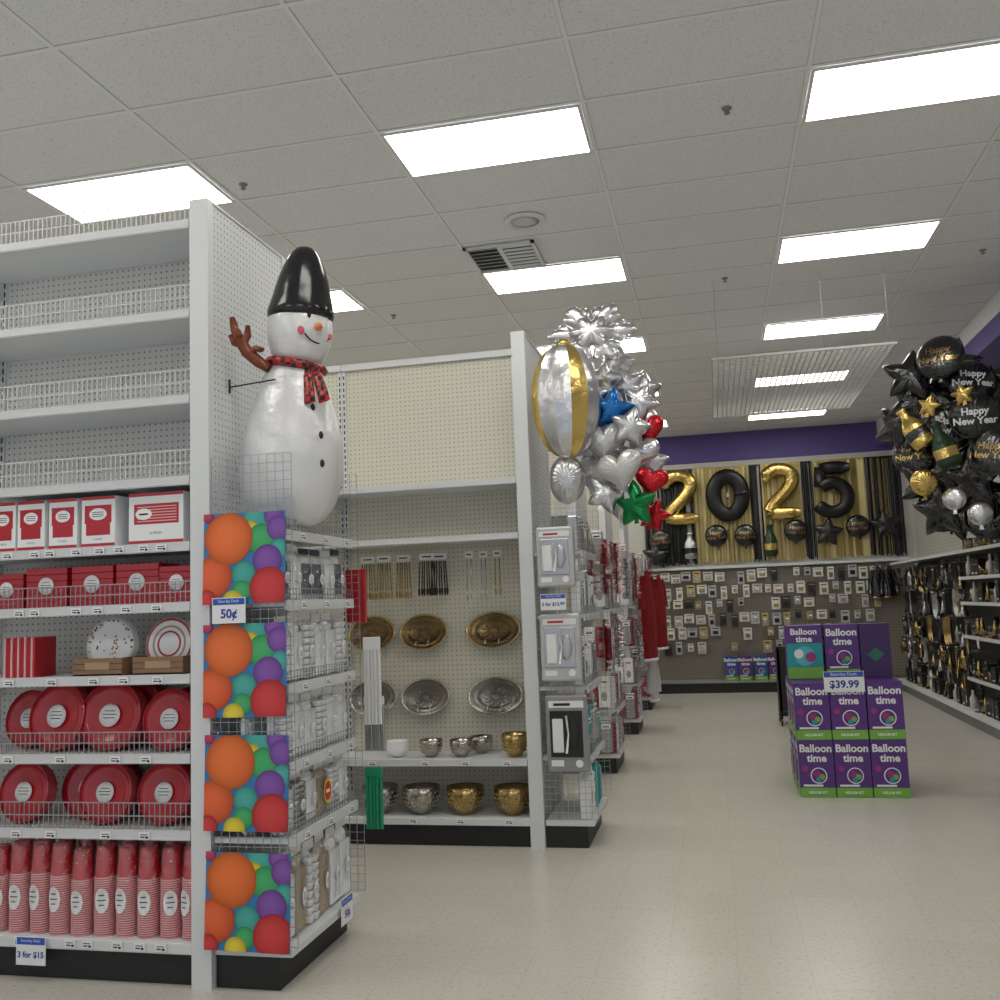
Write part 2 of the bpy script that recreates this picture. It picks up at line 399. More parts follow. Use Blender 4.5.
# ============================================================ SIGNS
def sign(label,M,head,body,w=.16,h=.13,bs=.05,hs=.018):
    b=MB().box(-w/2,w/2,-.003,0,0,h,WHITE2)
    b.quad(-w/2+.004,w/2-.004,h*.72,h-.004,-.0036,BLUE).text(head,hs,0,h*.86,-.0046,WHITE2).text(body,bs,0,h*.36,-.0042,INKB,bold=True)
    return solo("price_sign",b,label,"price sign",M)
sign("white card price sign with blue header clipped on shelf edge",T((-3.27,4.1,.08)),"Saturday Deals","3 for $15",.16,.13,.038)
sign("white fifty cent price sign clipped above printed panel",T((-2.22,4.085,1.655)),"Saturday Deals","50¢",.17,.12,.058)
sign("white card price sign clipped on the rack edge",T((-1.935,4.75,.11))@RZ(90),"Saturday Deals","50¢",.15,.13,.05)
sign("white card price sign hung on rack side",T((-1.1,6.57,1.64)),"Saturday Deals","3 for $12.99",.18,.11,.032)
# printed balloon panels
BG=mat("print_blue",(.03,.2,.5),.35)
cc_=[(.82,.15,.01),(.6,.02,.02),(.03,.4,.12),(.04,.38,.34),(.2,.06,.38),(.75,.6,.02),(.5,.02,.1),(.76,.10,.01)]
NS=9
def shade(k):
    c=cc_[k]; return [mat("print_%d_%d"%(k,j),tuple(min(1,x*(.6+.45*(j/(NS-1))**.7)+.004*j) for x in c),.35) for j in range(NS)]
w,h=.42,.43
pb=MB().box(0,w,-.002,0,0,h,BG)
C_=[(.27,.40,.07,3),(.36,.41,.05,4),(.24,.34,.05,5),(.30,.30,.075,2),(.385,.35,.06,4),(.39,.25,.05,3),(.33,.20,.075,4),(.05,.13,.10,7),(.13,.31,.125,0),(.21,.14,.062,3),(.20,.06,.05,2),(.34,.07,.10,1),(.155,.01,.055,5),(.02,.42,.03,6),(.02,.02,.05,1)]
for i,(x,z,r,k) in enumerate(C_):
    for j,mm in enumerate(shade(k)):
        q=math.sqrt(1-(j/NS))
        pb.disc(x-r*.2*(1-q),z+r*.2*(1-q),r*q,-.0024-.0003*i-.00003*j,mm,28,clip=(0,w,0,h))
def clip(x): return MB().cyl((x,.0,h-.01),(x,.02,h+.03),.003,WIRE)
PB=Tpl("printed_panel","glossy panel printed with colourful balloons hung on wire side","printed panel",[("panel",pb),("hanging_clip",clip(.06)),("hanging_clip",clip(.36))],"balloon print panels")
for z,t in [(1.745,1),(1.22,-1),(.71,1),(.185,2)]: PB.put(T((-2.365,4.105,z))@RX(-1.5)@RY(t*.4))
# ============================================================ RED TABLEWARE
def sticker(r,y,m=WHITE2):
    b=MB().lathe([(r,0),(r,.0015),(0.0001,.0015)],m,24,T((0,y,0))@RX(90))
    for k,(wd,zz) in enumerate([(r*1.0,r*.35),(r*1.3,r*.05),(r*1.1,-r*.25)]): b.quad(-wd/2,wd/2,zz,zz+r*.07,y-.0022,INK)
    return b
def stick_at(r,y,z): return MB().merge(sticker(r,y),T((0,0,z)))
def platepack(R,n,m,edge,th):
    K=T((0,0,R))@RX(90)
    p=MB()
    for i in range(n):
        z0=-th*(i+1)/n; t=th/n
        p.lathe([(.0001,z0+t*.2),(R*.66,z0+t*.2),(R*.74,z0+t*.75),(R,z0+t),(R,z0+t*.6),(R*.7,z0),(.0001,z0)],m,40,K,caps=False)
    p.lathe([(R*.97,.0015),(R*1.0,.0012),(R*1.0,-.002)],edge,40,K,caps=False)
    p.lathe([(R*.745,-.002),(R*.76,-.0005)],REDHI,40,K,caps=False)
    return Tpl("plate_pack","shrink-wrapped stack of round red plates with white sticker","plates",[("plates",p),("sticker",stick_at(R*.34,-.001,R),"round white label")],"red plate packs")
P1=platepack(.165,8,RED,REDHI,.09); P2=platepack(.145,8,RED,REDHI,.07)
def lean(t=14): return RX(-t)
for row,(z,xs) in enumerate([(1.052,[(-3.49,0),(-3.25,1),(-2.95,1),(-2.62,0)]),(.702,[(-3.43,0),(-3.14,0),(-2.97,0),(-2.65,0)])]):
    for i,(x,k) in enumerate(xs):
        tp=(P1 if k else P2)
        yy=4.20+(.10 if (row==1 and i==1) or (row==0 and i==0) else 0)
        tp.put(T((x,yy,z+.01))@lean(12)@RZ(random.uniform(-6,6)))
        if i%2==1 or row==0: 
            tp.put(T((x+.035,yy+.13,z+.01))@lean(12),label="shrink-wrapped stack of round red plates standing behind another")
REDC=mat("red_cup",(.55,.01,.025),.3,coat=.6)
def cups():
    n=26; st=MB()
    for i in range(n):
        z=i*.0095
        st.lathe([(.046,z),(.0495,z+.001),(.0495,z+.0052),(.046,z+.0056)],PINK,18,caps=False)
        st.lathe([(.0460,z+.0050),(.0460,z+.0098)],REDC,18,caps=False)
    z=n*.0095
    st.lathe([(.046,z-.003),(.0435,z+.05),(.0425,z+.055),(.0405,z+.09),(.037,z+.125),(.0355,z+.125),(.034,z+.118),(.0001,z+.118)],REDC,24,caps=False)
    bag=MB().lathe([(.0001,-.001),(.052,.0),(.054,.05),(.053,.25),(.05,.34),(.044,z+.135),(.022,z+.16),(.012,z+.175),(.03,z+.20),(.0001,z+.19)],FILM,14)
    sk=MB(); sk.add([( .053*math.sin(a)*1,-.0545*math.cos(a),.15+zz) for a,zz in [(-.5,.03),(-.25,.048),(0,.052),(.25,.048),(.5,.03),(.6,0),(.5,-.03),(.25,-.048),(0,-.052),(-.25,-.048),(-.5,-.03),(-.6,0)]],[tuple(range(12))[::-1]],WHITE2)
    for zz,wd in ((.02,.5),(0,.7),(-.02,.4)):
        sk.add([(.0545*math.sin(a),-.0556*math.cos(a),.15+zz+q) for a,q in [(-wd/2,0),(0,0),(wd/2,0),(wd/2,.004),(0,.004),(-wd/2,.004)]],[(0,1,2,3,4,5)],INK)
    return Tpl("cup_stack","tall stack of red plastic cups upside down in clear bag","plastic cups",[("cups",st),("bag",bag,"clear plastic bag"),("sticker",sk,"round white label")],"bagged red cups on the bottom shelf")
CU=cups()
for i in range(10):
    CU.put(T((-3.53+i*.117,4.195+random.uniform(0,.02),.201))@RZ(random.uniform(-25,25))@SCL(1.1,1.1,1.1+random.uniform(-.05,.05)))
for i in range(9):
    CU.put(T((-3.53+i*.117+.05,4.32,.201))@SCL(1,1,1.2+random.uniform(-.03,.03)),label="tall stack of red plastic cups standing in second row")
def cutlerybox(w):
    b=MB().box(-w/2,w/2,0,.25,0,.255,WHITE2,c=.002)
    y=-.0006
    b.quad(-w/2,w/2,.238,.2545,y,RED).quad(-w/2,w/2,.004,.02,y,RED)
    if w>.25:
        b.quad(-w*.4,w*.42,.10,.20,y,RED)
        for j in range(6): b.quad(-w*.34,w*.38,.112+j*.014,.117+j*.014,y-.0006,PINK)
        b.disc(-w*.22,.15,.045,y-.0014,WHITE2,24,rz=.028); b.quad(-w*.3,-w*.14,.146,.154,y-.002,INK)
        b.text("24 PIECES",.016,0,.055,y,INK)
    else:
        b.quad(-w*.36,w*.36,.06,.12,y,RED); b.disc(0,.165,w*.26,y-.001,WHITE2,24,rz=.03); b.quad(-w*.4,w*.4,.12,.21,y-.0003,RED)
        for j in range(3): b.quad(-w*.17,w*.17,.153+j*.01,.156+j*.01,y-.0018,INK)
        b.text("24 PIECES",.012,0,.04,y,INK)
    return Tpl("cutlery_box","white and red carton of plastic cutlery with window graphics","carton",[("carton",b)],"red cutlery cartons")
cb={w:cutlerybox(w) for w in (.15,.19,.16,.3)}
for x,w in [(-3.52,.15),(-3.355,.16),(-3.17,.16),(-2.97,.19),(-2.65,.3)]: cb[w].put(T((x,4.16,2.052))@RZ(random.uniform(-1,1)))
def napkin(w,h,d,m=RED,label="wrapped pack of folded red paper napkins"):
    b=MB(); n=6
    for i in range(n): b.box(-w/2+random.uniform(0,.002),w/2-random.uniform(0,.002),.003,d,h*i/n+.001,h*(i+1)/n-.0006,m,c=.002)
    return Tpl("napkin_pack",label,"napkins",[("napkins",b),("sticker",stick_at(min(w,h)*.22,-.000,h*.55),"round white label")],"napkin packs")
N1=napkin(.235,.2,.2); N2=napkin(.19,.18,.2)
for x,t in [(-3.50,N2),(-3.27,N1),(-3.01,N1),(-2.76,N1),(-2.545,N2)]: t.put(T((x,4.17,1.762))@RZ(random.uniform(-1.5,1.5)))
NV=MB()
for i in range(14): NV.box(-.09+i*.013,-.079+i*.013,0,.16,0,.2-.004*(i%3),RED if i%3 else PINK,c=.001)
NVt=Tpl("napkin_pack","row of slim red and white napkin packs standing upright","napkins",[("napkins",NV)])
NVt.put(T((-3.42,4.17,1.422)))
def crate(w):
    c=MB().box(-w/2,w/2,0,.01,0,.085,BROWN).box(-w/2,w/2,.17,.18,0,.085,BROWN).box(-w/2,-w/2+.01,.01,.17,0,.085,BROWN).box(w/2-.01,w/2,.01,.17,0,.085,BROWN).box(-w/2,w/2,0,.18,0,.008,BROWN)
    for z in (.028,.056): c.quad(-w/2,w/2,z,z+.003,-.0005,INK)
    c.quad(-w*.25,w*.25,.03,.065,-.001,mat("kraft_label",(.4,.28,.17),.6))
    return Tpl("wooden_crate","small brown wooden crate holding paper plates","crate",[("crate",c)],"wooden plate crates")
CR=crate(.27)
for x in (-2.97,-2.64): CR.put(T((x,4.16,1.422)))
def confetti(R,kind):
    K=T((0,0,R))@RX(90); p=MB()
    for i in range(6):
        p.lathe([(.0001,-.008*i-.004),(R*.7,-.008*i-.004),(R*.78,-.008*i),(R,-.008*i+.004),(R*.98,-.008*i-.002),(R*.7,-.008*i-.008),(.0001,-.008*i-.008)],WHITE2,36,K,caps=False)
    if kind==0:
        for i in range(60):
            a=random.random()*2*pi; r=R*random.uniform(.8,.94) if i%3 else R*random.uniform(.1,.62)
            p.disc(r*math.cos(a),R+r*math.sin(a),.0055,-.0055 if r>R*.7 else .0025,random.choice([GOLDM,INK,RED]),8)
    else:
        for rr,m in ((.97,RED),(.88,WHITE2),(.7,mat("tan",(.5,.3,.16),.5)),(.62,WHITE2),(.5,RED),(.42,WHITE2)):
            p.lathe([(R*rr,.006+(1-rr)*.002),(.0001,.006+(1-rr)*.002)],m,36,K,caps=False)
    return Tpl("paper_plates","stack of patterned round paper plates standing in crate","plates",[("plates",p)])
confetti(.135,0).put(T((-2.97,4.25,1.435))@lean(8),"white paper plates with confetti dots standing in crate")
confetti(.13,1).put(T((-2.64,4.25,1.435))@lean(8),"paper plates with red and tan rings standing in crate")
# ============================================================ ENDCAP 1 GOODS (face +X)
CREAM=mat("cream_plastic",(.76,.76,.75),.4); TAN=mat("tan_plastic",(.42,.33,.22),.4); SG=mat("silver_plastic",(.5,.5,.52),.25,.7); NAVY=mat("navy",(.02,.03,.08),.4); BAGW=mat("bag_white",(.88,.90,.94),.25,bump=.6,bscale=30,bd=.01)
YEL=mat("label_yellow",(.8,.6,.02),.4)
def softbag(w,h,d,inner,label,cat,head=None,kind=0):
    b=MB()
    if kind==0: # nested cups
        for cx in (-w*.23,w*.23):
            n=8
            for i in range(n):
                z=.006+h*.8*i/n
                b.lathe([(w*.17,z),(w*.215,z+h*.06),(w*.23,z+h*.075),(w*.21,z+h*.078)],inner,16,T((cx,d*.3,0)),caps=True)
        b.box(-w*.46,w*.46,d*.58,d*.9,.004,h*.85,inner,c=.01)
    elif kind==1: # bundle of white cutlery handles in front of a card
        for i in range(6):
            x=-w*.38+w*.76*i/5
            b.tube([(x,.024,.01),(x+random.uniform(-.003,.003),.02,h*.45),(x,.024,h*.72)],[.009,.0065,.011],inner,8)
        b.box(-w/2+.006,w/2-.006,d*.34,d*.8,.004,h*.86,inner,c=.015)
    else: # dark cutlery bundle
        b.box(-w*.46,w*.46,.045,.07,.004,h*.85,WHITE2,c=.006)
        for i in range(8):
            x=-w*.36+w*.72*i/7
            b.tube([(x,.03,.03),(x,.03,h*.5)],.0055,inner,6); b.ell((x,.03,h*.6),(.008,.004,.03),inner,8,6)
    wr=MB().box(-w/2,w/2,0,d,0,h*.9,FILMW,c=.03)
    wr.box(-w/2+.01,w/2-.01,d*.4,d*.44,h*.88,h,head or WHITE2)
    return Tpl("bagged_tableware",label,cat,[("contents",b),("bag",wr,"clear plastic bag"),("sticker",stick_at(w*.2,-.001,h*.4),"round white label")],"bagged goods on the endcap")
bgA=softbag(.13,.25,.1,BAGW,"clear bag of white plastic cutlery","cutlery",kind=1); bgB=softbag(.13,.25,.1,CREAM,"clear bag of ivory plastic cups","tableware"); bgC=softbag(.13,.25,.1,TAN,"clear bag of tan plastic cutlery","cutlery",kind=1); bgD=softbag(.13,.25,.1,SG,"clear bag of silver plastic cups","tableware"); bgE=softbag(.13,.25,.1,NAVY,"clear bag of dark cutlery with white card","cutlery",head=NAVY,kind=2); bgF=softbag(.13,.25,.1,BAGW,"clear bag of nested white plastic cups","tableware")
for z,sz,seq in [(1.75,1.12,[bgE,bgA,bgE,bgE,bgA,bgE]),(1.36,1.35,[bgA,bgA,bgF,bgA,bgA,bgF]),(1.0,1.22,[bgF,bgA,bgA,bgF,bgA,bgA]),(.67,1.12,[bgA,bgD,bgA,bgC,bgF,bgA]),(.19,1.65,[bgA,bgC,bgF,bgC,bgA,bgA])]:
    for i,t in enumerate(seq):
        t.put(T((-1.985,4.215+i*.138,z+.002))@RZ(90+random.uniform(-3,3))@SCL(1.04,1,sz*random.uniform(.93,1)))
    for i in range(3):
        bgA.put(T((-2.13,4.24+i*.26,z+.002))@RZ(90)@SCL(1.6,1,1.05),label="clear bag of white plates in the second row")
solo("round_sticker",MB().disc(0,0,.05,0,YEL,24,rz=.06).disc(0,0,.04,-.0006,mat("label_red",(.6,.02,.02),.4),24,rz=.048).quad(-.025,.025,-.008,.008,-.0012,WHITE2),"red and yellow oval promotional label on bag","label",T((-1.975,4.63,.79))@RZ(90))
def hang(name,label,m,w,h,x,y,z,rz=0,head=WHITE2):
    b=MB()
    for i in range(5): b.box(-w/2+w*i/5+.001,-w/2+w*(i+1)/5-.001,-.004*(i%2),.02,0,h*.85,m,c=.004)
    hd=MB().box(-w/2,w/2,-.001,.012,h*.85,h,head,c=.002)
    hk=MB().cyl((0,.012,h*.97),(0,.1,h*.97),.003,WIRE)
    return Tpl(name,label,"packaged goods",[("pack",b),("header_card",hd),("hook",hk)],"packs hanging on the wire side").put(T((x,y,z))@RZ(rz))
hang("table_cover_pack","folded white table cover pack hanging on wire",CREAM,.1,.48,-1.885,5.06,1.06)
hang("table_cover_pack","folded red table cover pack hanging on wire",RED,.12,.3,-1.97,5.06,1.62,head=RED)
hang("table_cover_pack","folded green table cover pack hanging on wire",GREEN,.1,.33,-1.89,5.06,.5,head=GREEN)
hang("table_cover_pack","folded grey table cover pack hanging on wire",SG,.12,.3,-1.93,5.2,.9)
# ============================================================ SNOWMAN balloon
def plaid():
    m=bpy.data.materials.new("plaid"); m.use_nodes=True; nt=m.node_tree; b=nt.nodes["Principled BSDF"]; b.inputs["Roughness"].default_value=.3
    tc=nt.nodes.new("ShaderNodeTexCoord"); ck=nt.nodes.new("ShaderNodeTexChecker"); ck.inputs["Scale"].default_value=38; ck.inputs["Color1"].default_value=(.5,.02,.02,1); ck.inputs["Color2"].default_value=(.02,.01,.01,1)
    nt.links.new(tc.outputs["Object"],ck.inputs["Vector"]); nt.links.new(ck.outputs[0],b.inputs["Base Color"]); return m
PLAID=plaid(); STICK=mat("stick_brown",(.22,.06,.03),.3,.3,var=.4,bscale=25)
def puffprof(prof,m,cx=0,n=72,wr=.02,ry=.78):
    # prof: (radius, z) rows interpolated smoothly
    b=MB(); V=[];F=[]; rows=[]
    P=[(r,0,z) for r,z in prof]
    for i in range(len(P)-1):
        p0=P[max(i-1,0)];p1=P[i];p2=P[i+1];p3=P[min(i+2,len(P)-1)]
        for k in range(5):
            t=k/5; rows.append(tuple(.5*((2*b_)+(-a+c)*t+(2*a-5*b_+4*c-d)*t*t+(-a+3*b_-3*c+d)*t**3) for a,b_,c,d in zip(p0,p1,p2,p3)))
    rows.append(P[-1]); k=len(rows)-1
    z0=prof[0][1];z1=prof[-1][1]
    for r,_,z in rows:
        e=abs(2*(z-z0)/(z1-z0)-1)
        for i in range(n):
            a=2*pi*i/n
            s=1+wr*math.sin(a*17+2*math.sin(a*3))*(e**3)-.05*math.exp(-(math.sin(a)/.09)**2)+.007*math.sin(a*7+z*25)
            V.append((cx*(z/.7)+max(r,1e-4)*math.cos(a)*s,max(r,1e-4)*ry*math.sin(a)*s,z))
    for q in range(k):
        for i in range(n):
            j=(i+1)%n; F.append((q*n+i,q*n+j,(q+1)*n+j,(q+1)*n+i))
    return b.add(V,F,m,sm=True)
bd=puffprof([(.0001,0),(.13,.015),(.205,.075),(.25,.18),(.264,.30),(.258,.42),(.235,.53),(.205,.63),(.175,.72),(.15,.79),(.12,.84),(.06,.87),(.0001,.875)],SNOWW,cx=.03)
hc=(.07,0,1.0)
hd=MB().merge(puffprof([(.0001,-.19),(.08,-.18),(.135,-.13),(.165,-.03),(.165,.05),(.14,.12),(.09,.17),(.0001,.19)],SNOWW,ry=.84),T(hc))
HK=T((.078,0,1.10))@RY(5)@SCL(1,.85,1)
hat=MB().lathe([(.155,-.035),(.17,-.025),(.174,-.005),(.170,.02),(.158,.06),(.146,.11),(.132,.17),(.112,.23),(.088,.285),(.066,.32),(.045,.34),(.02,.349),(.0001,.35)],HATB,44,HK)
band=MB().lathe([(.1665,.028),(.164,.036)],SILV,32,HK,caps=False)
FR=T(hc)@RZ(62)
def onh(x,z): return -.150*math.sqrt(max(0,1-(x/.155)**2-(z/.19)**2))-.006
nose=MB().cyl((0,onh(0,0)+.012,0),(-.05,-.24,-.025),.026,mat("nose_orange",(.85,.25,.02),.35),12,.003,M=FR)
eyes=[("eye",MB().ell((x,onh(x,z)-.001,z),(.012,.006,.02),INK,12,8,FR),"black eye") for x,z in ((-.05,.055),(.035,.06))]
mouth=MB().tube([(x,onh(x,z)-.004,z) for x,z in [(.085*math.cos(a),-.01+.075*math.sin(a)) for a in [pi+.5+i*(pi-1.0)/8 for i in range(9)]]],.0045,INK,6,M=FR)
cheeks=[("cheek",MB().ell((x,onh(x,-.03),-.03),(.022,.007,.022),mat("cheek_pink",(.75,.15,.2),.4),14,8,FR),"pink cheek") for x in (-.09,.08)]
scarf=MB().tube([(.05+.135*math.cos(a),.115*math.sin(a),.825-.03*math.cos(a)) for a in [2*pi*i/28 for i in range(29)]],.026,PLAID,8,normal=(0,0,1),flat=1.0)
tails=[("scarf_tail",MB().tube([(.165+dx,-.075,.80),(.20+dx,-.11,.73),(.225+dx*1.3,-.13,.66),(.24+dx*1.5,-.14,.60)],[.02,.025,.028,.03],PLAID,8,flat=.3),"plaid scarf end") for dx in (-.04,.012)]
btn=[("button",MB().ell((x,y,z),(.012,.012,.02),INK,12,8),"black button") for x,y,z in ((.185,-.115,.58),(.225,-.115,.44),(.23,-.118,.30))]
arm=MB()
arm.tube([(-.05,-.10,.80),(-.09,-.14,.83),(-.14,-.16,.88),(-.18,-.17,.95)],[.024,.03,.032,.028],STICK,10)
arm.tube([(-.18,-.17,.95),(-.20,-.17,1.0),(-.215,-.17,1.06)],[.028,.024,.014],STICK,8)
arm.tube([(-.165,-.165,.92),(-.205,-.17,.93),(-.225,-.17,.97)],[.018,.018,.012],STICK,8)
arm.tube([(-.16,-.165,.92),(-.13,-.17,.96),(-.13,-.17,1.01)],[.02,.02,.012],STICK,8)
arm.tube([(-.13,-.16,.87),(-.09,-.17,.89),(-.05,-.17,.88)],[.018,.018,.012],STICK,8)
Tpl("snowman_balloon","large white foil snowman balloon with black hat and red plaid scarf","balloon",[("body",bd,"white foil body"),("head",hd,"white round head"),("hat",hat,"tall black foil hat"),("hat_band",band,"thin silver hat band"),("mouth",mouth,"black smile"),("nose",nose,"orange carrot nose"),("scarf",scarf,"red and black plaid scarf"),("arm",arm,"brown foil stick arm")]+eyes+cheeks+tails+btn).put(T((-2.055,4.40,2.11)))
solo("peg_hook",MB().cyl((-2.335,4.32,2.84),(-2.05,4.25,2.84),.004,BLACK).cyl((-2.335,4.32,2.81),(-2.335,4.32,2.88),.006,BLACK),"thin black metal peg hook on the end panel","peg hook")
# ============================================================ G2 GOODS
def tray(m,m2):
    K=RX(90)
    b=MB().lathe([(.0001,-.012),(.105,-.012),(.12,-.006),(.135,.006),(.142,.008),(.185,.010),(.198,.018),(.203,.014),(.2,.006),(.14,0),(.12,-.016),(.0001,-.018)],m,56,K,caps=False)
    for i in range(40):
        a=2*pi*i/40; b.ell((.165*math.cos(a),.165*math.sin(a),.011),(.009,.009,.005),m2,6,4,K)
    b.lathe([(.188,.012),(.199,.0195),(.203,.016)],m2,56,K,caps=False)
    for i in range(12):
        a=2*pi*i/12
        b.tube([(.03*math.cos(a),.03*math.sin(a),-.008),(.075*math.cos(a+.35),.075*math.sin(a+.35),-.008),(.1*math.cos(a+.1),.1*math.sin(a+.1),-.009)],.004,m2,5,K,normal=(0,0,1))
    return b
st=[("peg_holder",MB().cyl((s,.045,-.115),(s,-.03,-.115),.003,WIREW,6).cyl((s,-.03,-.115),(s,-.032,-.165),.003,WIREW,6),"white wire peg holder") for s in (-.05,.05)]
GD=mat("bronze_dark",(.17,.12,.065),.3,1); SD=mat("pewter_dark",(.18,.17,.155),.3,1)
TG=Tpl("serving_tray","round embossed gold metal tray on pegboard holder","tray",[("tray",tray(GD,GOLDM))]+st,"metal trays on the pegboard")
TS=Tpl("serving_tray","round embossed silver metal tray on pegboard holder","tray",[("tray",tray(SD,SILVM))]+st,"metal trays on the pegboard")
for x in (-2.62,-2.2,-1.65): 
    for z,t in ((1.50,TG),(1.01,TS)):
        t.put(T((x,7.06,z))@RX(-20)@SCL(1.05 if x>-1.9 else .95,1,.70))
def bowl(r,h,m,ham=True,label="",nm="metal_bowl"):
    b=MB(); prof=[(r*.45,0),(r*.5,.006),(r*.8,h*.3),(r*.97,h*.65),(r,h),(r*.97,h),(r*.93,h*.66),(r*.76,h*.34),(.0001,.012)]
    b.lathe(prof,m,40,caps=False)
    b.lathe([(r*.995,h-.004),(r*1.02,h),(r*.98,h+.003)],m,40,caps=False)
    if ham:
        for q in range(4):
            for i in range(22):
                a=2*pi*(i+.5*(q%2))/22; zz=h*(.3+.17*q); rr=r*(.8+.17*min(1,(zz/h-.3)/.35)**.7)
                b.ell((rr*math.cos(a),rr*math.sin(a),zz),(r*.06,r*.06,h*.06),m,6,4)
    return Tpl(nm,label,"bowl",[("bowl",b)],"metal bowls on the shelves")
bS=bowl(.135,.19,SILVM,label="hammered silver metal bowl on the shelf"); bG=bowl(.135,.19,GOLDM,label="hammered gold metal bowl on the shelf")
bs=bowl(.085,.12,SILVM,label="small hammered silver bowl on the shelf"); bw_=bowl(.08,.07,WHITE2,False,label="small white bowl stacked on the shelf",nm="white_bowl"); bg=bowl(.095,.16,GOLDM,label="deep hammered bronze bowl on the shelf")
for x,t in ((-2.18,bS),(-1.85,bG),(-1.5,bG),(-2.5,bS)): t.put(T((x,6.83,.202)))
for x,t in ((-2.1,bs),(-1.87,bs),(-1.47,bg)): t.put(T((x,6.84,.602)))
bs.put(T((-1.76,7.0,.602)),"small hammered silver bowl behind another bowl")
for k in range(3): bw_.put(T((-2.36,6.84,.602+k*.022)))
def utpack(m,n,l,w=.09,L=.26):
    b=MB()
    for i in range(n):
        x=-w/2+w*(i+.5)/n
        b.cyl((x,.008*(i%2),-.06),(x+(i-n/2)*.004,.008*(i%2),-L*.75),.005,m,6)
        b.ell((x+(i-n/2)*.004,.008*(i%2),-L*.85),(.010,.004,.035),m,8,6)
    card=MB().box(-w/2,w/2,.0,.003,-.05,0,WHITE2).quad(-w*.3,w*.3,-.03,-.02,-.001,INK)
    hk=MB().cyl((0,.002,-.01),(0,.12,-.01),.003,WIRE,6)
    return Tpl("utensil_pack",l,"utensils",[("utensils",b),("header_card",card),("hook",hk)],"utensil packs on pegboard hooks")
uG=utpack(GOLDM,6,"hanging pack of gold serving utensils on hook",.11,.36); uB=utpack(BLACK,7,"hanging pack of black serving utensils on hook",.12,.34); uS=utpack(SG,2,"hanging silver serving spoons on hook",.06,.4); uGG=utpack(GOLDM,2,"hanging gold cake server on hook",.06,.36)
for x,y,t in ((-2.62,7.0,uG),(-2.47,6.95,uG),(-2.33,7.0,uG),(-2.13,6.96,uB),(-2.05,7.02,uB),(-1.80,6.97,uS),(-1.7,7.02,uS),(-1.58,6.97,uGG)): t.put(T((x,y,2.10)))
GP1=mat("grey_pack",(.55,.55,.57),.25); GP2=mat("grey_pack2",(.28,.28,.29),.3)
def blister(w,h,body,inner,label,accent):
    b=MB().box(-w/2,w/2,0,.07,0,h,body,c=.012)
    b.quad(-w*.42,w*.42,h*.84,h*.93,-.001,WHITE2).quad(-w*.3,w*.1,h*.865,h*.9,-.0016,accent)
    b.quad(-w*.4,-w*.1,h*.08,h*.16,-.001,WHITE2)
    a=MB().box(-w*.40,w*.38,-.006,0,h*.2,h*.80,inner,c=.02).box(-w*.34,-w*.08,-.016,-.004,h*.26,h*.7,WHITE2,c=.03).ell((w*.14,-.01,h*.5),(w*.16,.014,h*.2),inner).tube([(-w*.02,-.012,h*.25),(w*.05,-.016,h*.5),(w*.0,-.012,h*.74)],.008,WHITE2,8)
    d=MB().disc(w*.28,h*.12,w*.09,-.018,WHITE2,20)
    h_=MB().cyl((0,.03,h),(0,.03,h+.04),.003,WIRE).cyl((0,.03,h+.04),(0,.07,h+.04),.003,WIRE)
    return Tpl("boxed_goods",label,"boxed goods",[("box",b),("product",a),("sticker",d),("hook",h_)],"packages hung on the rack side")
blister(.26,.42,GP1,SG,"clear package of silver serving ware with white label",RED).put(T((-1.08,6.6,1.80)))
blister(.28,.46,GP1,SG,"clear package of silver goods with white label",RED).put(T((-1.07,6.6,1.15)))
blister(.29,.52,GP2,BLACK,"grey box of black serving ware hung on wire",INK).put(T((-1.05,6.6,.53)))
gpk=[("teal",TEAL),("red",mat("pack_red",(.33,.008,.015),.4)),("white",WHITE2),("silver",SG),("green",GREEN)]
PK={}
for n,m in gpk:
    b=MB().box(-.055,.055,0,.07,0,.2,m,c=.006).quad(-.045,.045,.15,.18,-.001,WHITE2 if n!="red" else SG).quad(-.03,.03,.158,.168,-.0016,INK).disc(0,.07,.03,-.001,SG if n!="silver" else m,16)
    PK[n]=Tpl("party_pack",n+" packaged party favours on wire rack shelf","packaged goods",[("pack",b)],"packaged goods on endcap shelves")
for (x,y0,L) in ((-.935,6.7,.8),(-1.035,9.52,.84),(-1.035,12.22,.84),(-1.035,14.82,.84)):
    for z in (.19,.62,1.1,1.6,2.05):
        for i in range(6):
            k=random.choice([2,3,0,2] if (y0<8 and z<1) else ([2,3,3,2] if y0<8 else [1,3,2,1,3,2]))
            PK[gpk[k][0]].put(T((x,y0+.075+i*(L-.14)/5,z+.002))@RZ(90+random.uniform(-8,8))@SCL(1,1,random.uniform(1.2,1.8 if z!=2.05 else 1.3)))
        if y0>8:
            for i in range(2):
                k=random.choice([1,3,2,3]); PK[gpk[k][0]].put(T((x-.08-i*.12,y0-.085,z+.03))@SCL(1,1,1.5),label=gpk[k][0]+" packaged party favours hung on wire side panel")
def tinsel(m,label,L=.5):
    b=MB(); 
    for i in range(300):
        z=-random.random()*L; a=random.random()*2*pi; r=random.uniform(.035,.07)
        q=Vector((r*math.cos(a),r*math.sin(a),z+random.uniform(-.02,.02)))
        w=Vector((-math.sin(a),math.cos(a),.3)).normalized()*.005
        c=Vector((0,0,z))
        b.add([c-w,c+w,q+w,q-w],[(0,1,2,3)],m)
    b.cyl((0,0,-L),(0,0,0),.006,m,6).cyl((0,0,0),(0,.12,0),.003,WIRE,6)
    return Tpl("tinsel_garland",label,"garland",[("garland",b)],"tinsel garlands on the racks")
TR_=tinsel(mat("tinsel_red",(.4,.01,.02),.3,.6),"dark red tinsel garland hanging on wire rack"); TSv=tinsel(SG,"silver tinsel garland hanging on wire rack")
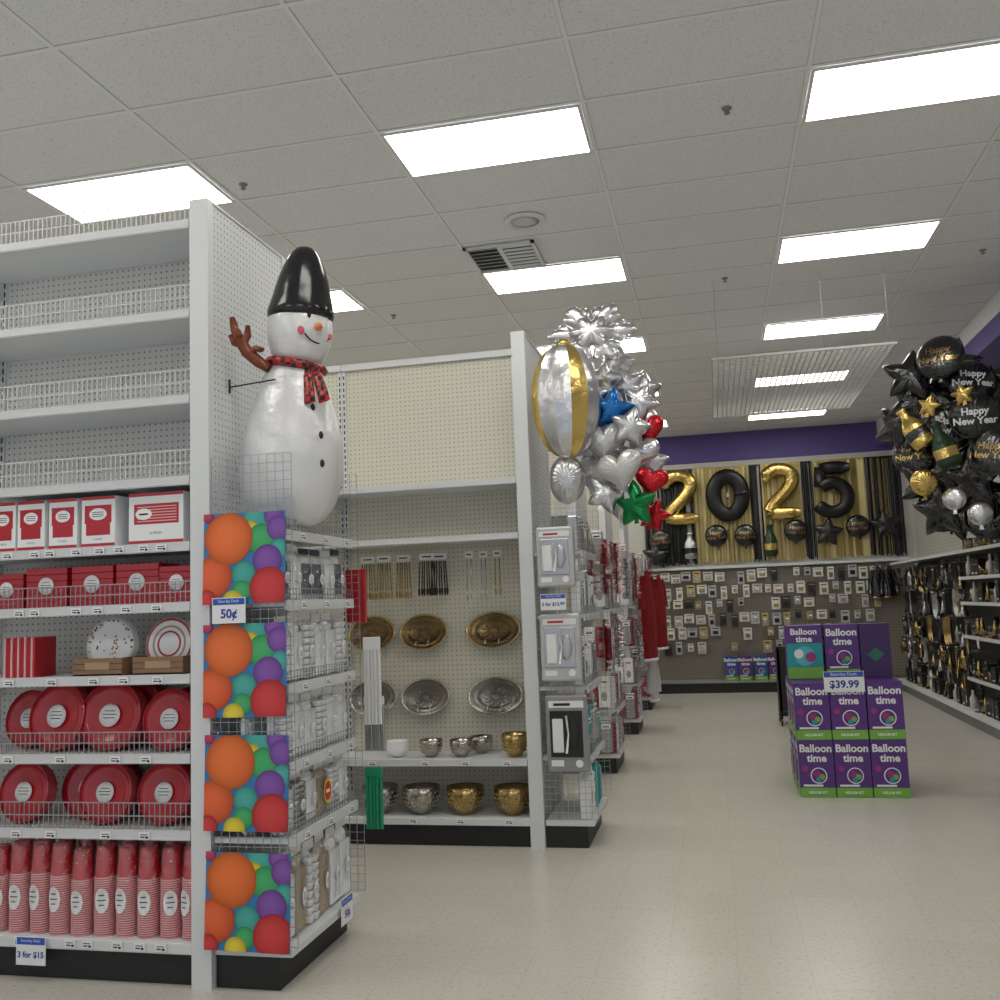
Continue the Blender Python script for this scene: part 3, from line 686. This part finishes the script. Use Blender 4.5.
for x,y,z,t in ((-.93,9.40,2.25,TR_),(-1.05,9.40,2.25,TR_),(-1.18,9.40,2.25,TR_),(-.95,9.40,1.55,TSv),(-1.08,9.40,1.5,TR_),(-.96,12.1,2.2,TR_),(-1.08,12.1,2.2,TSv),(-.97,12.1,1.4,TSv),(-.95,14.7,2.2,TR_)): t.put(T((x,y,z)))
def garment(label,m,trim,L=1.0,w=.4):
    V=[];F=[];n=28;k=10
    b=MB(); prof=[]
    for q in range(k+1):
        t=q/k; 
        hw=w*(.28+.1*math.sin(t*3)+.12*t) if t>.12 else w*(.12+1.4*t)
        prof.append((hw,-t*L))
    for q,(hw,z) in enumerate(prof):
        for i in range(n):
            a=2*pi*i/n; f=1+.08*math.sin(a*7)*q/k
            V.append((hw*math.cos(a)*f,hw*.35*math.sin(a)*f,z))
    for q in range(k):
        for i in range(n):
            j=(i+1)%n;F.append((q*n+i,(q+1)*n+i,(q+1)*n+j,q*n+j))
    b.add(V,F,m,sm=True)
    tr=MB().tube([(prof[-1][0]*math.cos(a),prof[-1][0]*.35*math.sin(a),-L) for a in [2*pi*i/24 for i in range(25)]],.02,trim,8,normal=(0,0,1))
    sl=[("sleeve",MB().tube([(s*w*.25,0,-.08),(s*w*.5,0,-.3),(s*w*.52,0,-.5)],[.04,.04,.045],m,10)) for s in (-1,1)]
    hk=MB().cyl((0,0,-.01),(0,0,.06),.004,WIRE).tube([(-w*.3,0,-.08),(0,0,-.02),(w*.3,0,-.08)],.006,WIRE,6)
    return Tpl("costume_dress",label,"costume",[("dress",b),("trim",tr,"white fluffy hem"),("hanger",hk,"wire hanger")]+sl)
gr=garment("red velvet costume dress with white trim on hanger",mat("red_velvet",(.25,.006,.01),.9),WHITE2,L=1.15)
gr.put(T((-.86,12.6,2.05))@RZ(70),group="costumes on hangers"); gr.put(T((-.86,15.3,2.05))@RZ(70),group="costumes on hangers")
garment("white costume dress hanging on rack end",mat("white_cloth",(.6,.6,.6),.9),WHITE2,L=.6,w=.25).put(T((-.86,12.9,.95))@RZ(70),group="costumes on hangers")
# ============================================================ BALLOONS
def rcirc(R): return lambda a:R
def rell(rx,rz): return lambda a: rx*rz/math.sqrt((rz*math.cos(a))**2+(rx*math.sin(a))**2)
def rstar(R,n=5,inn=.55):
    def f(a):
        u=((a-pi/2)*n/(2*pi))%1; u=abs(u-.5)*2
        return R*(inn+(1-inn)*u**1.5)
    return f
def rheart(R):
    P=[]
    for i in range(361):
        t=2*pi*i/360; x=16*math.sin(t)**3; z=13*math.cos(t)-5*math.cos(2*t)-2*math.cos(3*t)-math.cos(4*t)+1.5
        P.append((math.atan2(z,x)%(2*pi),math.hypot(x,z)/17))
    P.sort()
    def f(a):
        a%=2*pi; lo=min(P,key=lambda p:abs(p[0]-a)); return R*lo[1]
    return f
def bal(name,label,rf,th,m,n=60,text=None,tm=None,ts=.08,k=7):
    b=MB().pillow(rf,th,m,n,k)
    parts=[("balloon",b)]
    if text:
        t=MB()
        def df(x,z):
            r=math.hypot(x,z);R=rf(math.atan2(z,x)%(2*pi)); q=min(1,r/R); return -th*(max(0,1-q**2.6))**.55*1.06-.004
        L=text.split("\n")
        for i,l in enumerate(L): t.text(l,ts,0,ts*1.0*((len(L)-1)/2-i),0,tm,depthf=df,bold=True)
        parts.append(("lettering",t))
    R0=rf(3*pi/2)
    parts.append(("tail",MB().add([(-.012,0,-R0+.01),(.012,0,-R0+.01),(.02,0,-R0-.04),(-.02,0,-R0-.04)],[(0,1,2,3)],m),"sealed foil tail"))
    return Tpl(name,label,"balloon",parts)
G="foil balloon cluster"
hS=bal("heart_balloon","silver heart-shaped foil balloon in the cluster",rheart(.175),.07,SILV)
hW=bal("heart_balloon","pale grey heart-shaped foil balloon in the cluster",rheart(.175),.07,PEARL)
hR=bal("heart_balloon","glossy red heart-shaped foil balloon in the cluster",rheart(.13),.05,REDF)
sB=bal("star_balloon","metallic blue star foil balloon in the cluster",rstar(.18),.08,BLUF)
sS=bal("star_balloon","silver star foil balloon in the cluster",rstar(.16,inn=.62),.06,SILV)
sG=bal("star_balloon","metallic green star foil balloon in the cluster",rstar(.18),.07,GRNF)
sR=bal("star_balloon","metallic red star foil balloon in the cluster",rstar(.13),.05,REDF)
fk=MB().merge(MB().pillow(lambda a:.16+.035*math.cos(6*a),.06,SILV,72,6))
for i in range(6):
    K=RY(i*60+30)
    fk.tube([(0,0,.06),(0,0,.14),(0,0,.20),(0,0,.27),(0,0,.31),(0,0,.325)],[.07,.06,.066,.058,.04,.012],SILV,12,K,flat=.5)
    for s in (-1,1):
        fk.tube([(0,0,.14),(s*.05,0,.19),(s*.085,0,.225),(s*.10,0,.24)],[.046,.048,.04,.012],SILV,10,K,flat=.5)
        fk.tube([(0,0,.22),(s*.04,0,.26),(s*.06,0,.28)],[.036,.038,.012],SILV,10,K,flat=.5)
Tpl("snowflake_balloon","large puffy silver snowflake foil balloon above the cluster","balloon",[("balloon",fk),("tail",MB().box(-.01,.01,-.001,.001,-.36,-.3,SILV))]).put(T((-.77,6.85,3.66))@RX(-8)@SCL(1.02,1,.78),group=G)
def striped():
    n=60;k=24; b=MB(); rx,ry,rz=.255,.18,.42
    for i in range(n):
        a0=2*pi*i/n;a1=2*pi*(i+1)/n; m=GOLD if (i%15) in (0,1,2,3,4) else SILV
        V=[];F=[]
        for q in range(k+1):
            ph=pi*q/k; s=abs(math.sin(ph))**.85
            for a in (a0,a1):
                w=1-.06*abs(math.sin(a*6))+.012*math.sin(ph*29)
                V.append((rx*s*math.cos(a)*w,ry*s*math.sin(a)*w,-rz*math.cos(ph)))
        for q in range(k): F.append((2*q,2*q+1,2*q+3,2*q+2))
        b.add(V,F,m,sm=True)
    return Tpl("ornament_balloon","large oval foil balloon with gold and silver stripes","balloon",[("balloon",b),("tail",MB().box(-.02,.02,-.002,.002,-.48,-.41,GOLD)),("top_cap",MB().lathe([(.05,.39),(.055,.42),(.04,.45),(.0001,.46)],GOLD,20))])
striped().put(T((-.965,6.72,3.14))@RZ(20),group=G)
def bottle_bal(m1,m2,label,s=1):
    b=MB().lathe([(.0001,-.2),(.09,-.19),(.105,-.15),(.105,.0),(.09,.06),(.045,.13),(.04,.2),(.05,.21),(.05,.23),(.0001,.235)],m1,24,SCL(s,s*.6,s))
    c=MB().lathe([(.107,-.11),(.108,-.02)],m2,24,SCL(s,s*.6,s),caps=False)
    return Tpl("bottle_balloon",label,"balloon",[("balloon",b),("label_band",c)])
V_=bal("round_balloon","crumpled silver oval foil balloon below the striped one",rell(.13,.18),.1,SILV)
V_.put(T((-.99,6.76,2.57)),group=G)
for t,x,y,z,rr in [(hW,-.72,6.85,2.84,0),(hW,-.80,6.92,2.60,12),(hW,-.60,6.72,2.60,-10),(hS,-.50,6.95,2.76,20),(sB,-.66,6.9,3.08,10),(sS,-.46,7.0,3.14,30),(sS,-.55,7.15,3.30,-20),(sS,-.72,7.05,3.34,15),(hR,-.40,6.95,2.92,-10),(hR,-.40,6.9,2.53,10),(sG,-.52,6.85,2.37,0),(sR,-.40,7.05,2.30,20),(hS,-.60,7.15,2.92,0),(hS,-.74,7.15,2.70,0),(hS,-.50,7.2,3.0,0),(hS,-.76,7.1,3.05,0),(hS,-.66,7.2,2.42,0),(sS,-.44,7.2,3.28,5),(sS,-.86,7.1,2.88,20),(sS,-.52,6.8,2.92,15),(sS,-.80,6.95,3.2,0),(sS,-.62,7.2,3.48,10),(sS,-.42,7.15,2.70,5),(sS,-.72,6.82,2.46,25)]:
    t.put(T((x,y,z))@RZ(random.uniform(-30,25))@RY(rr)@RX(random.uniform(-12,8)),group=G)
HB=bal("round_balloon","round black foil balloon lettered for the new year",rcirc(.225),.075,BLKF,text="Happy\nNew Year",tm=GOLDM,ts=.09)
HW=bal("round_balloon","round black foil balloon with white new year lettering",rcirc(.225),.07,BLKF,text="Happy\nNew Year",tm=WHITE2,ts=.092)
SBk=bal("star_balloon","glossy black star foil balloon",rstar(.29),.075,BLKF)
SGd=bal("star_balloon","metallic gold star foil balloon",rstar(.12),.04,GOLD)
RG=bal("round_balloon","round gold foil balloon in the black cluster",rcirc(.13),.08,GOLD)
RS=bal("round_balloon","round silver foil balloon in the black cluster",rcirc(.11),.06,SILV)
BTL=mat("bottle_green",(.02,.05,.02),.2,.2)
BT=bottle_bal(BTL,GOLD,"dark champagne bottle foil balloon with gold label",1.05)
BG_=bottle_bal(GOLD,BLKF,"gold champagne bottle foil balloon with black band",1.05)
G2="black and gold balloon cluster"
seq=[(HB,2.22,9.8,3.92,0),(HW,2.50,9.9,3.68,5),(HB,2.84,9.8,3.42,-10),(SBk,1.98,10.0,3.80,10),(SBk,2.02,10.1,3.55,30),(BG_,1.92,9.75,3.22,-28),(BT,2.15,9.65,3.02,-15),(HW,2.45,9.7,3.30,0),(RG,1.97,9.75,2.70,0),(RS,2.2,9.65,2.52,0),(SBk,2.25,10.1,3.6,0),(SBk,2.75,10.1,3.15,20),(HB,2.58,9.7,2.94,10),(SBk,2.3,10.1,2.85,40),(RS,2.4,9.6,2.36,0),(HW,2.85,9.7,2.74,0),(SBk,2.55,10.1,2.6,15),(SBk,2.85,10.0,2.45,15),(SBk,2.45,10.3,3.95,15),(SGd,2.34,9.6,3.50,-10),(SBk,2.08,10.1,3.3,5),(HB,2.9,10.1,3.1,5),(SBk,2.7,10.2,3.6,15),(SBk,2.2,10.2,2.45,0),(HB,2.62,10.2,2.36,0),(SBk,2.95,10.2,3.72,5),(SBk,2.3,10.3,3.2,45),(HB,2.02,10.3,3.05,0),(SBk,2.66,9.75,3.2,8),(SBk,2.1,10.3,2.75,22),(HW,2.3,9.95,3.25,0),(SBk,2.95,9.8,3.15,30),(SBk,2.5,10.0,3.45,50),(HB,3.0,10.0,2.6,10),(SBk,2.45,9.95,2.72,5),(SGd,2.05,9.65,3.42,20),(SBk,2.7,11.0,2.45,30),(SBk,2.85,11.6,2.5,10),(HB,2.6,11.2,2.75,0),(SBk,2.85,12.4,2.5,25),(SBk,2.2,10.4,3.75,60),(SBk,1.9,10.35,3.35,35)]
for t,x,y,z,rr in seq: t.put(T((x+.06,y,z))@RZ(random.uniform(-40,15))@RY(rr)@RX(random.uniform(-14,10)),group=G2)
# ============================================================ BACK WALL
def curtain(x0,x1,z0,z1,m,m2,label,f=.75):
    b=MB();n=int((x1-x0)/.022)
    for i in range(n):
        x=x0+(x1-x0)*i/n; y=BW-.05-.018*math.sin(i*1.9)-random.uniform(0,.015); zz=z0+random.uniform(0,.06)
        w=.023; tw=random.uniform(-.006,.006)
        b.add([(x,y,zz),(x+w,y+tw,zz),(x+w,y+tw,z1),(x,y,z1)],[(0,1,2,3)],m if random.random()<f else m2)
    b.box(x0,x1,BW-.06,BW-.03,z1-.02,z1+.02,m)
    solo("foil_curtain",b,label,"foil curtain",group="fringe curtains on the far wall")
GC=mat("gold_fringe",(.42,.33,.12),.4,.55); BC=mat("black_fringe",(.02,.02,.022),.25,.4); SCm=mat("silver_fringe",(.3,.29,.27),.3,.9); PGm=mat("pale_gold",(.62,.52,.25),.38,.55)
for a,b_,m,m2,l in [(-1.2,-.28,BC,SCm,"black and silver fringe curtain hung on the wall"),(-.27,.72,GC,PGm,"shimmering gold fringe curtain hung on the wall"),(.73,.93,BC,SCm,"black and silver fringe curtain hung on the wall"),(.94,1.62,GC,PGm,"shimmering gold fringe curtain hung on the wall"),(1.63,1.82,BC,SCm,"black and silver fringe curtain hung on the wall"),(1.83,2.70,GC,PGm,"shimmering gold fringe curtain hung on the wall"),(2.71,3.3,BC,GC,"black and gold fringe curtain hung on the wall")]:
    curtain(a,b_,2.25,4.0,m,m2,l,.6 if m is GC else .75)
def smooth(P,n=6):
    out=[]
    for i in range(len(P)-1):
        p0=P[max(i-1,0)];p1=P[i];p2=P[i+1];p3=P[min(i+2,len(P)-1)]
        for k in range(n):
            t=k/n; out.append(tuple(.5*((2*b)+(-a+c)*t+(2*a-5*b+4*c-d)*t*t+(-a+3*b-3*c+d)*t**3) for a,b,c,d in zip(p0,p1,p2,p3)))
    out.append(P[-1]); return out
BLKN=mat("black_number_foil",(.005,.005,.006),.4,0)
def digit(ch,m,label,x):
    b=MB(); r=.115
    if ch=="2":
        P=smooth([(-.22,0,.24),(-.17,0,.36),(-.02,0,.41),(.15,0,.35),(.19,0,.19),(.08,0,.01),(-.12,0,-.2),(-.20,0,-.34)])
        b.tube(P,[r*min(1,.55+i*.12,) for i in range(len(P))],m,14,flat=.8)
        b.tube([(-.25,0,-.37),(-.1,0,-.38),(.1,0,-.38),(.2,0,-.38),(.29,0,-.37)],[r*.8,r,r,r*.9,r*.5],m,14,flat=.8)
        b.ell((-.22,0,.24),(r*.6,r*.5,r*.6),m,14,8)
    elif ch=="0":
        b.tube([(.235*math.cos(a),0,.35*math.sin(a)) for a in [2*pi*i/40 for i in range(41)]],.13,m,14,flat=.7)
    else:
        b.tube([(-.20,0,.37),(-.1,0,.375),(0,0,.375),(.12,0,.375),(.27,0,.37)],[r*.8,r*.95,r,r,r*.6],m,14,flat=.8)
        b.tube([(-.19,0,.39),(-.2,0,.25),(-.21,0,.05)],[r*.8,r*.8,r*.9],m,14,flat=.8)
        P=smooth([(-.2,0,.04),(-.06,0,.11),(.12,0,.06),(.21,0,-.12),(.16,0,-.32),(0,0,-.40),(-.15,0,-.37),(-.27,0,-.26)])
        b.tube(P,[r*min(.98,.6+(len(P)-i)*.12) for i in range(len(P))],m,14,flat=.8)
    K=MB().box(-.02,.02,.03,.15,-.03,.05,WIRE)
    Tpl("number_balloon",label,"balloon",[("balloon",b),("wall_clip",K)],"number balloons spelling the year").put(T((x,BW-.27,3.47))@SCL(1.06,1,1))
digit("2",GOLD,"large gold foil balloon shaped as number two",-.52)
digit("0",BLKN,"large black foil balloon shaped as number zero",.33)
digit("2",GOLD,"large gold foil balloon shaped as number two",1.25)
digit("5",BLKN,"large black foil balloon shaped as number five",2.14)
rb=bal("round_balloon","small round black foil balloon lettered for new year",rcirc(.2),.09,BLKF,text="Happy\nNew Year",tm=GOLDM,ts=.085)
rs=bal("star_balloon","small black star foil balloon on fringe curtain",rstar(.27),.08,BLKF)
for t,x,z in ((rb,-.9,2.72),(rb,.09,2.76),(rb,.6,2.74),(rs,2.0,2.72),(rb,1.46,2.78),(rb,2.5,2.80),(rs,-1.0,2.45),(rs,2.95,2.8)): t.put(T((x,BW-.22,z))@RY(random.uniform(-8,8)),group="small balloons under the numbers")
b1=bottle_bal(BTL,GOLD,"small champagne bottle foil balloon on curtain",1.1); b2=bottle_bal(SILV,BLKF,"small silver bottle foil balloon on curtain",1.1)
b2.put(T((-.38,BW-.2,2.58))); b1.put(T((1.02,BW-.2,2.6))@SCL(1,1,1.2),"champagne bottle foil balloon hanging between the numbers")
bf=empty("wall_display","long tan pegboard wall display with black base","wall display",T((.9,BW-.2,0))); bi=bf.matrix_world.inverted()
for n,mb_ in (("pegboard",MB().box(-2.5,RW-.01,BW-.06,BW-.03,.2,2.16,PEGT)),("base",MB().box(-2.5,RW-.5,BW-.45,BW-.03,0,.17,KICK).box(-2.5,RW-.5,BW-.47,BW-.03,.17,.2,mat("deck_grey",(.3,.3,.3),.4))),("ledge",MB().box(-2.5,RW-.01,BW-.16,BW-.011,2.17,2.22,WHITE))):
    o=solo(n,mb_,parent=bf); o.matrix_parent_inverse=bi
cards=[]
cc=[(.75,.75,.75),(.6,.58,.52),(.03,.03,.035),(.55,.42,.2),(.78,.78,.78),(.65,.6,.6),(.5,.5,.52)]
for i,c in enumerate(cc):
    m=mat("card%d"%i,c,.4,metal=.3 if i==3 else 0)
    for wd,ht in ((.145,.21),(.17,.16),(.11,.225),(.1,.14)):
        b=MB().box(-wd/2,wd/2,0,.01,-ht,0,m,c=.002).box(-wd*.28,wd*.28,-.012,0,-ht*.8,-ht*.45,[GOLDM,SG,BLACK,SG][i%4],c=.006).quad(-wd*.35,wd*.35,-ht*.22,-ht*.14,-.001,INK if i!=2 else GOLDM)
        hk=MB().cyl((0,0,-.012),(0,.1,-.012),.003,WIRE,6)
        cards.append(Tpl("accessory_card","small party accessory on printed card hanging on peg hook","accessory card",[("card",b),("hook",hk)],"accessory cards on the pegboard"))
random.seed(11)
for r_,z in enumerate((2.12,1.87,1.62,1.37,1.12,.87)):
    x=-1.1+random.uniform(0,.1)
    while x<2.75:
        if not (r_>3 and x>.0 and random.random()<.35) and random.random()>.05: random.choice(cards).put(T((x,BW-.18,z+random.uniform(-.03,.02))))
        x+=random.uniform(.17,.21)
# ============================================================ HELIUM BOXES
MAG=mat("box_mag",(.35,.03,.2),.4)
def heliumbox(w,h,d,base,label="purple and green helium balloon kit carton"):
    b=MB().box(-w/2,w/2,0,d,0,h,base)
    for M in (None,T((-w/2,d/2,0))@RZ(-90)):
        ww=w if M is None else d
        b.quad(-ww/2+.001,ww/2-.001,0.002,h*.17,-.0012,LIME,M)
        b.text("Balloon",h*.185,0,h*.85,-.003,WHITE2,M,bold=True); b.text("time",h*.185,ww*.02,h*.68,-.003,WHITE2,M,bold=True)
        b.disc(ww*.05,h*.38,ww*.235,-.0018,WHITE2,24,M); b.disc(ww*.05,h*.38,ww*.205,-.0026,PURP,24,M)
        b.disc(ww*.0,h*.41,ww*.10,-.0034,MAG,20,M); b.disc(ww*.14,h*.36,ww*.08,-.0036,LIME,18,M); b.disc(ww*.04,h*.31,ww*.075,-.0038,TEAL,18,M)
        b.disc(-ww*.33,h*.5,ww*.09,-.002,MAG,18,M)
        b.quad(-ww*.4,ww*.15,h*.19,h*.225,-.002,WHITE2,M)
        b.text("HELIUM KIT",h*.06,0,h*.085,-.003,WHITE2,M,bold=True)
    return Tpl("balloon_kit_box",label,"carton",[("carton",b)],"stacked helium kit cartons")
HBx=heliumbox(.28,.465,.28,PURP)
tb=MB().box(-.15,.15,0,.28,0,.465,PURP).quad(-.149,.149,.004,.10,-.0012,LIME).quad(-.149,.149,.10,.31,-.0012,TEAL).disc(.0,.2,.085,-.002,mat("box_cyan",(.1,.5,.6),.4),24).disc(-.05,.22,.04,-.0026,WHITE2,20).disc(.05,.19,.045,-.003,MAG,20).text("Balloon",.075,0,.41,-.0025,WHITE2,bold=True).text("time",.075,0,.345,-.0025,WHITE2,bold=True)
HBt=Tpl("balloon_kit_box","purple and teal helium balloon kit carton on the stack","carton",[("carton",tb)],"stacked helium kit cartons")
pl=MB().box(-.125,.125,0,.28,0,.465,mat("box_darkpurple",(.05,.02,.12),.35)).add([(-.07,-.002,.20),(0,-.002,.14),(.07,-.002,.20),(0,-.002,.26)],[(0,1,2,3)],mat("box_mark",(.03,.16,.12),.4))
HBp=Tpl("balloon_kit_box","helium kit carton turned to its plain dark purple side","carton",[("carton",pl)],"stacked helium kit cartons")
for j in range(3):
    for i in range(3):
        for k in range(2):
            HBx.put(T((.735+i*.289+random.uniform(-.002,.002),8.46+j*.30,k*.467+.001))@RZ(random.uniform(-.8,.8)))
HBx.put(T((1.055,8.85,.936))@RZ(-1)); HBp.put(T((1.33,8.85,.936))@RZ(1)); HBt.put(T((.74,8.85,.936))@RZ(-1))
sign("large white price sign standing on the carton stack",T((1.0,8.43,.86)),"Saturday Deals","$39.99",.32,.17,.085,.035)
sb=heliumbox(.22,.42,.2,PURP,"small helium kit carton on the wall base"); sb2=heliumbox(.22,.42,.2,mat("box_blue",(.02,.08,.35),.4),"small blue helium kit carton on the wall base")
for i,x in enumerate((.20,.44,.70,.94)): (sb2 if i%2==0 else sb).put(T((x,BW-.42,.202)))
ct=MB()
for x in (0,.4):
    for y in (0,.4): ct.box(x,x+.03,y,y+.03,.08,1.0,BLACK)
for z in (.12,.95): ct.box(0,.43,0,.03,z,z+.03,BLACK).box(0,.43,.4,.43,z,z+.03,BLACK).box(0,.03,0,.43,z,z+.03,BLACK)
shf=[("shelf",MB().box(.01,.42,.01,.42,z,z+.02,BLACK)) for z in (.15,.5,.98)]
cst=[("caster",MB().lathe([(.035,-.012),(.035,.012)],BLACK,16,T((x,y,.036))@RY(90)).cyl((x,y,.04),(x,y,.1),.008,WIRE)) for x in (.015,.415) for y in (.015,.415)]
Tpl("rolling_cart","small black metal cart on casters by the aisle","cart",[("frame",ct),("side_panel",MB().box(.0,.01,.0,.43,.18,.95,BLACK)),("front_panel",MB().box(.0,.43,.0,.01,.18,.95,BLACK))]+shf+cst).put(T((.73,12.9,0)))
# ============================================================ RIGHT WALL UNITS
def rwunit(y0,y1,zs,label,pm):
    g=empty("wall_shelving",label,"wall shelving",T((3.15,(y0+y1)/2,0))); gi=g.matrix_world.inverted()
    def part(n,mb_,l=None):
        o=solo(n,mb_,parent=g); o.matrix_parent_inverse=gi
        if l:o["label"]=l
    part("back_panel",MB().box(RW-.04,RW-.005,y0,y1,.2,2.12,pm).box(RW-.04,RW-.005,y0,y1,2.12,4.15,peg("peg_r",(.5,.49,.45),(1,2),.05,.17)))
    part("base",MB().box(2.95,RW-.01,y0,y1,0,.14,mat("kick_grey",(.2,.2,.2),.5)).box(2.9,RW-.01,y0,y1,.14,.2,WHITE))
    for z in zs:
        part("shelf",MB().box(2.93,RW-.041,y0+.003,y1-.003,z-.02,z,mat("shelf_grey",(.3,.3,.3),.4)).box(2.915,2.93,y0,y1,z-.032,z+.006,RAIL))
PGD=peg("peg_dark",(.06,.055,.05),(1,2),.05,.17,(.02,.02,.02))
rwunit(6.3,8.75,[.6,1.1,1.5,1.8,2.12],"white wall shelving bay with party goods",PGD); rwunit(8.76,12.6,[.6,1.1,1.5,1.8,2.12],"white wall shelving bay stocked with black and gold goods",PGD); rwunit(12.61,17.15,[2.12],"white wall pegboard bay with hanging black and gold goods",PGD)
hatm=MB().lathe([(.11,0),(.11,.006),(.065,.008),(.06,.1),(.066,.13),(.0001,.132)],BLKF,24); hatb=MB().lathe([(.0655,.012),(.0635,.04)],GOLDM,24,caps=False)
TH=Tpl("party_hat","shiny black party top hat with gold band","hat",[("hat",hatm),("hat_band",hatb)],"party goods on wall shelves")
tr=MB(); 
for i in range(-4,5):
    a=i*.28; h_=.04+.07*(1-abs(i)/4.5); x=.09*math.sin(a);y=-.09*math.cos(a)+.09
    tr.cyl((x,y,0),(x,y,h_),.005,GOLDM,6,.002); tr.ell((x,y,h_),(.009,.009,.012),SILVM,8,6)
tr.tube([(.09*math.sin(i*.28),-.09*math.cos(i*.28)+.09,.006) for i in range(-5,6)],.006,GOLDM,6,normal=(0,0,1))
TR=Tpl("tiara","gold party tiara with silver tips","tiara",[("tiara",tr)],"party goods on wall shelves")
hn=MB().cyl((0,.05,0),(0,.05,.2),.05,GOLDM,16,.008).lathe([(.05,0),(.053,.01),(.05,.02)],BLACK,16,T((0,.05,0)),caps=False)
HN=Tpl("party_horn","gold cone party horn with black rim","party horn",[("horn",hn)],"party goods on wall shelves")
bx=MB().box(-.07,.07,0,.1,0,.2,BLACK,c=.004).quad(-.04,.04,.13,.15,-.001,GOLDM).quad(-.03,.03,.03,.045,-.001,WHITE2)
BX=Tpl("favour_box","black box of party favours with gold label","carton",[("carton",bx)],"party goods on wall shelves")
wb=MB().lathe([(.0001,0),(.035,0),(.036,.12),(.014,.17),(.013,.22),(.0001,.222)],mat("bottle_white",(.55,.55,.52),.3),16,T((0,.04,0)))
WB=Tpl("bubble_bottle","small white bottle shaped party favour","bottle",[("bottle",wb)],"party goods on wall shelves")
random.seed(5)
for z in (.2,.6,1.1,1.5,1.8,2.12):
    y=9.6
    while y<12.45:
        t=random.choice([TH,TR,HN,BX,TR,BX,WB,TH,HN]); t.put(T((3.03 if t is TH else 2.96,y+.11,z+.002))@RZ(-90+random.uniform(-8,8))@SCL(1,1,random.uniform(.9,1.15)))
        y+=.23 if t is TH else .155
    for i in range(14): (BX if i%3 else HN).put(T((3.18,9.75+i*.2,z+.002))@RZ(-90)@SCL(1.2,1,1.1 if z<1.9 else .9),label="party favour standing in the second row of the shelf")
def hangers(col,kind):
    b=MB()
    if kind==0:
        for i in range(6):
            x=-.05+.02*i
            b.tube([(x,.004*i,-.02),(x-.01,.004*i,-.2-.03*(i%2)),(x+.006,.004*i,-.34-.02*(i%3))],.010,col,6)
    elif kind==1:
        b.box(-.06,.06,0,.012,-.26,-.02,BLACK,c=.003).disc(0,-.15,.045,-.002,col,18).quad(-.04,.04,-.07,-.055,-.002,WHITE2)
    elif kind==2:
        b.merge(MB().pillow(rstar(.13),.035,col,40,4),T((0,0,-.2)))
        b.box(-.05,.05,0,.006,-.08,0,BLACK)
    else: # eye glasses / ring on card
        b.box(-.07,.07,0,.008,-.16,0,BLACK,c=.003)
        for s in (-1,1): b.tube([(s*.035+.026*math.cos(a),-.012,-.09+.026*math.sin(a)) for a in [2*pi*i/12 for i in range(13)]],.006,col,6)
        b.lathe([(.05,-.34),(.03,-.28),(.006,-.17)],col,12)
    hk=MB().cyl((0,.0,-.012),(0,.2,-.012),.003,WIRE,6)
    return Tpl("hanging_party_favour","black and gold party favour hanging on peg hook","party favour",[("favour",b),("hook",hk)],"hanging goods on the wall pegboard")
HG=[hangers(c,k) for c in (GOLDM,BLACK,SG) for k in (0,1,2,3)]+[hangers(BLACK,0),hangers(BLACK,3)]*2
for z in (2.03,1.66,1.29,.92,.58):
    y=12.75
    while y<17.0:
        random.choice(HG).put(T((3.0+random.uniform(-.03,.14),y,z+random.uniform(-.04,.04)))@RZ(-90+random.uniform(-25,25))); y+=random.uniform(.12,.16)
for y in [12.8+i*.28 for i in range(15)]: random.choice([BX,BX,HN,WB,BX]).put(T((2.96,y,.202))@RZ(-90)@SCL(1.2,1.2,1))
for i,x in enumerate((2.75,2.93)): 
    garment("black and gold costume vest hanging on the wall",BLKF,GOLDM,.55,.25).put(T((x,BW-.25,2.1)),group="vests on the far wall")
# ============================================================ HANGING GRID
gp=MB(); x0,x1,y0,y1,z=.11,1.72,8.9,11.9,3.88
for i in range(31): x=x0+(x1-x0)*i/30; gp.box(x-.004,x+.004,y0,y1,z-.004,z+.004,GRIDM)
for i in range(49): y=y0+(y1-y0)*i/48; gp.box(x0,x1,y-.004,y+.004,z+.004,z+.012,GRIDM)
gp.box(x0-.01,x1+.01,y0-.012,y0,z-.008,z+.012,GRIDM).box(x0-.01,x1+.01,y1,y1+.012,z-.008,z+.012,GRIDM)
wr=[("suspension_wire",MB().cyl((x,y,z),(x,y,CZ-.001),.002,GRIDM,6)) for x in (x0+.05,(x0+x1)/2+.2,x1-.05) for y in (y0+.05,y1-.05)]
Tpl("hanging_grid","grey wire grid panel suspended from the ceiling by thin wires","wire grid",[("grid",gp)]+wr).put(Matrix.Identity(4))
# ============================================================ CAMERA + WORLD
wd=bpy.data.worlds.new("w"); SC.world=wd; wd.use_nodes=True
bgn=wd.node_tree.nodes["Background"]; bgn.inputs[0].default_value=(.85,.92,1,1); bgn.inputs[1].default_value=.6
f=950;yaw=math.radians(12.46);p=math.radians(6.2);r=math.radians(2.2)
F=Vector((-math.sin(yaw)*math.cos(p),math.cos(yaw)*math.cos(p),math.sin(p)))
R0=Vector((math.cos(yaw),math.sin(yaw),0));U0=R0.cross(F)
R=math.cos(r)*R0-math.sin(r)*U0;U=math.sin(r)*R0+math.cos(r)*U0
cam=bpy.data.cameras.new("camera"); cam.sensor_width=36; cam.lens=36*f/1000; cam.clip_start=.05; cam.clip_end=60
co=link(bpy.data.objects.new("camera",cam)); B=-F
co.matrix_world=Matrix(((R.x,U.x,B.x,0),(R.y,U.y,B.y,0),(R.z,U.z,B.z,1.7),(0,0,0,1)))
SC.camera=co
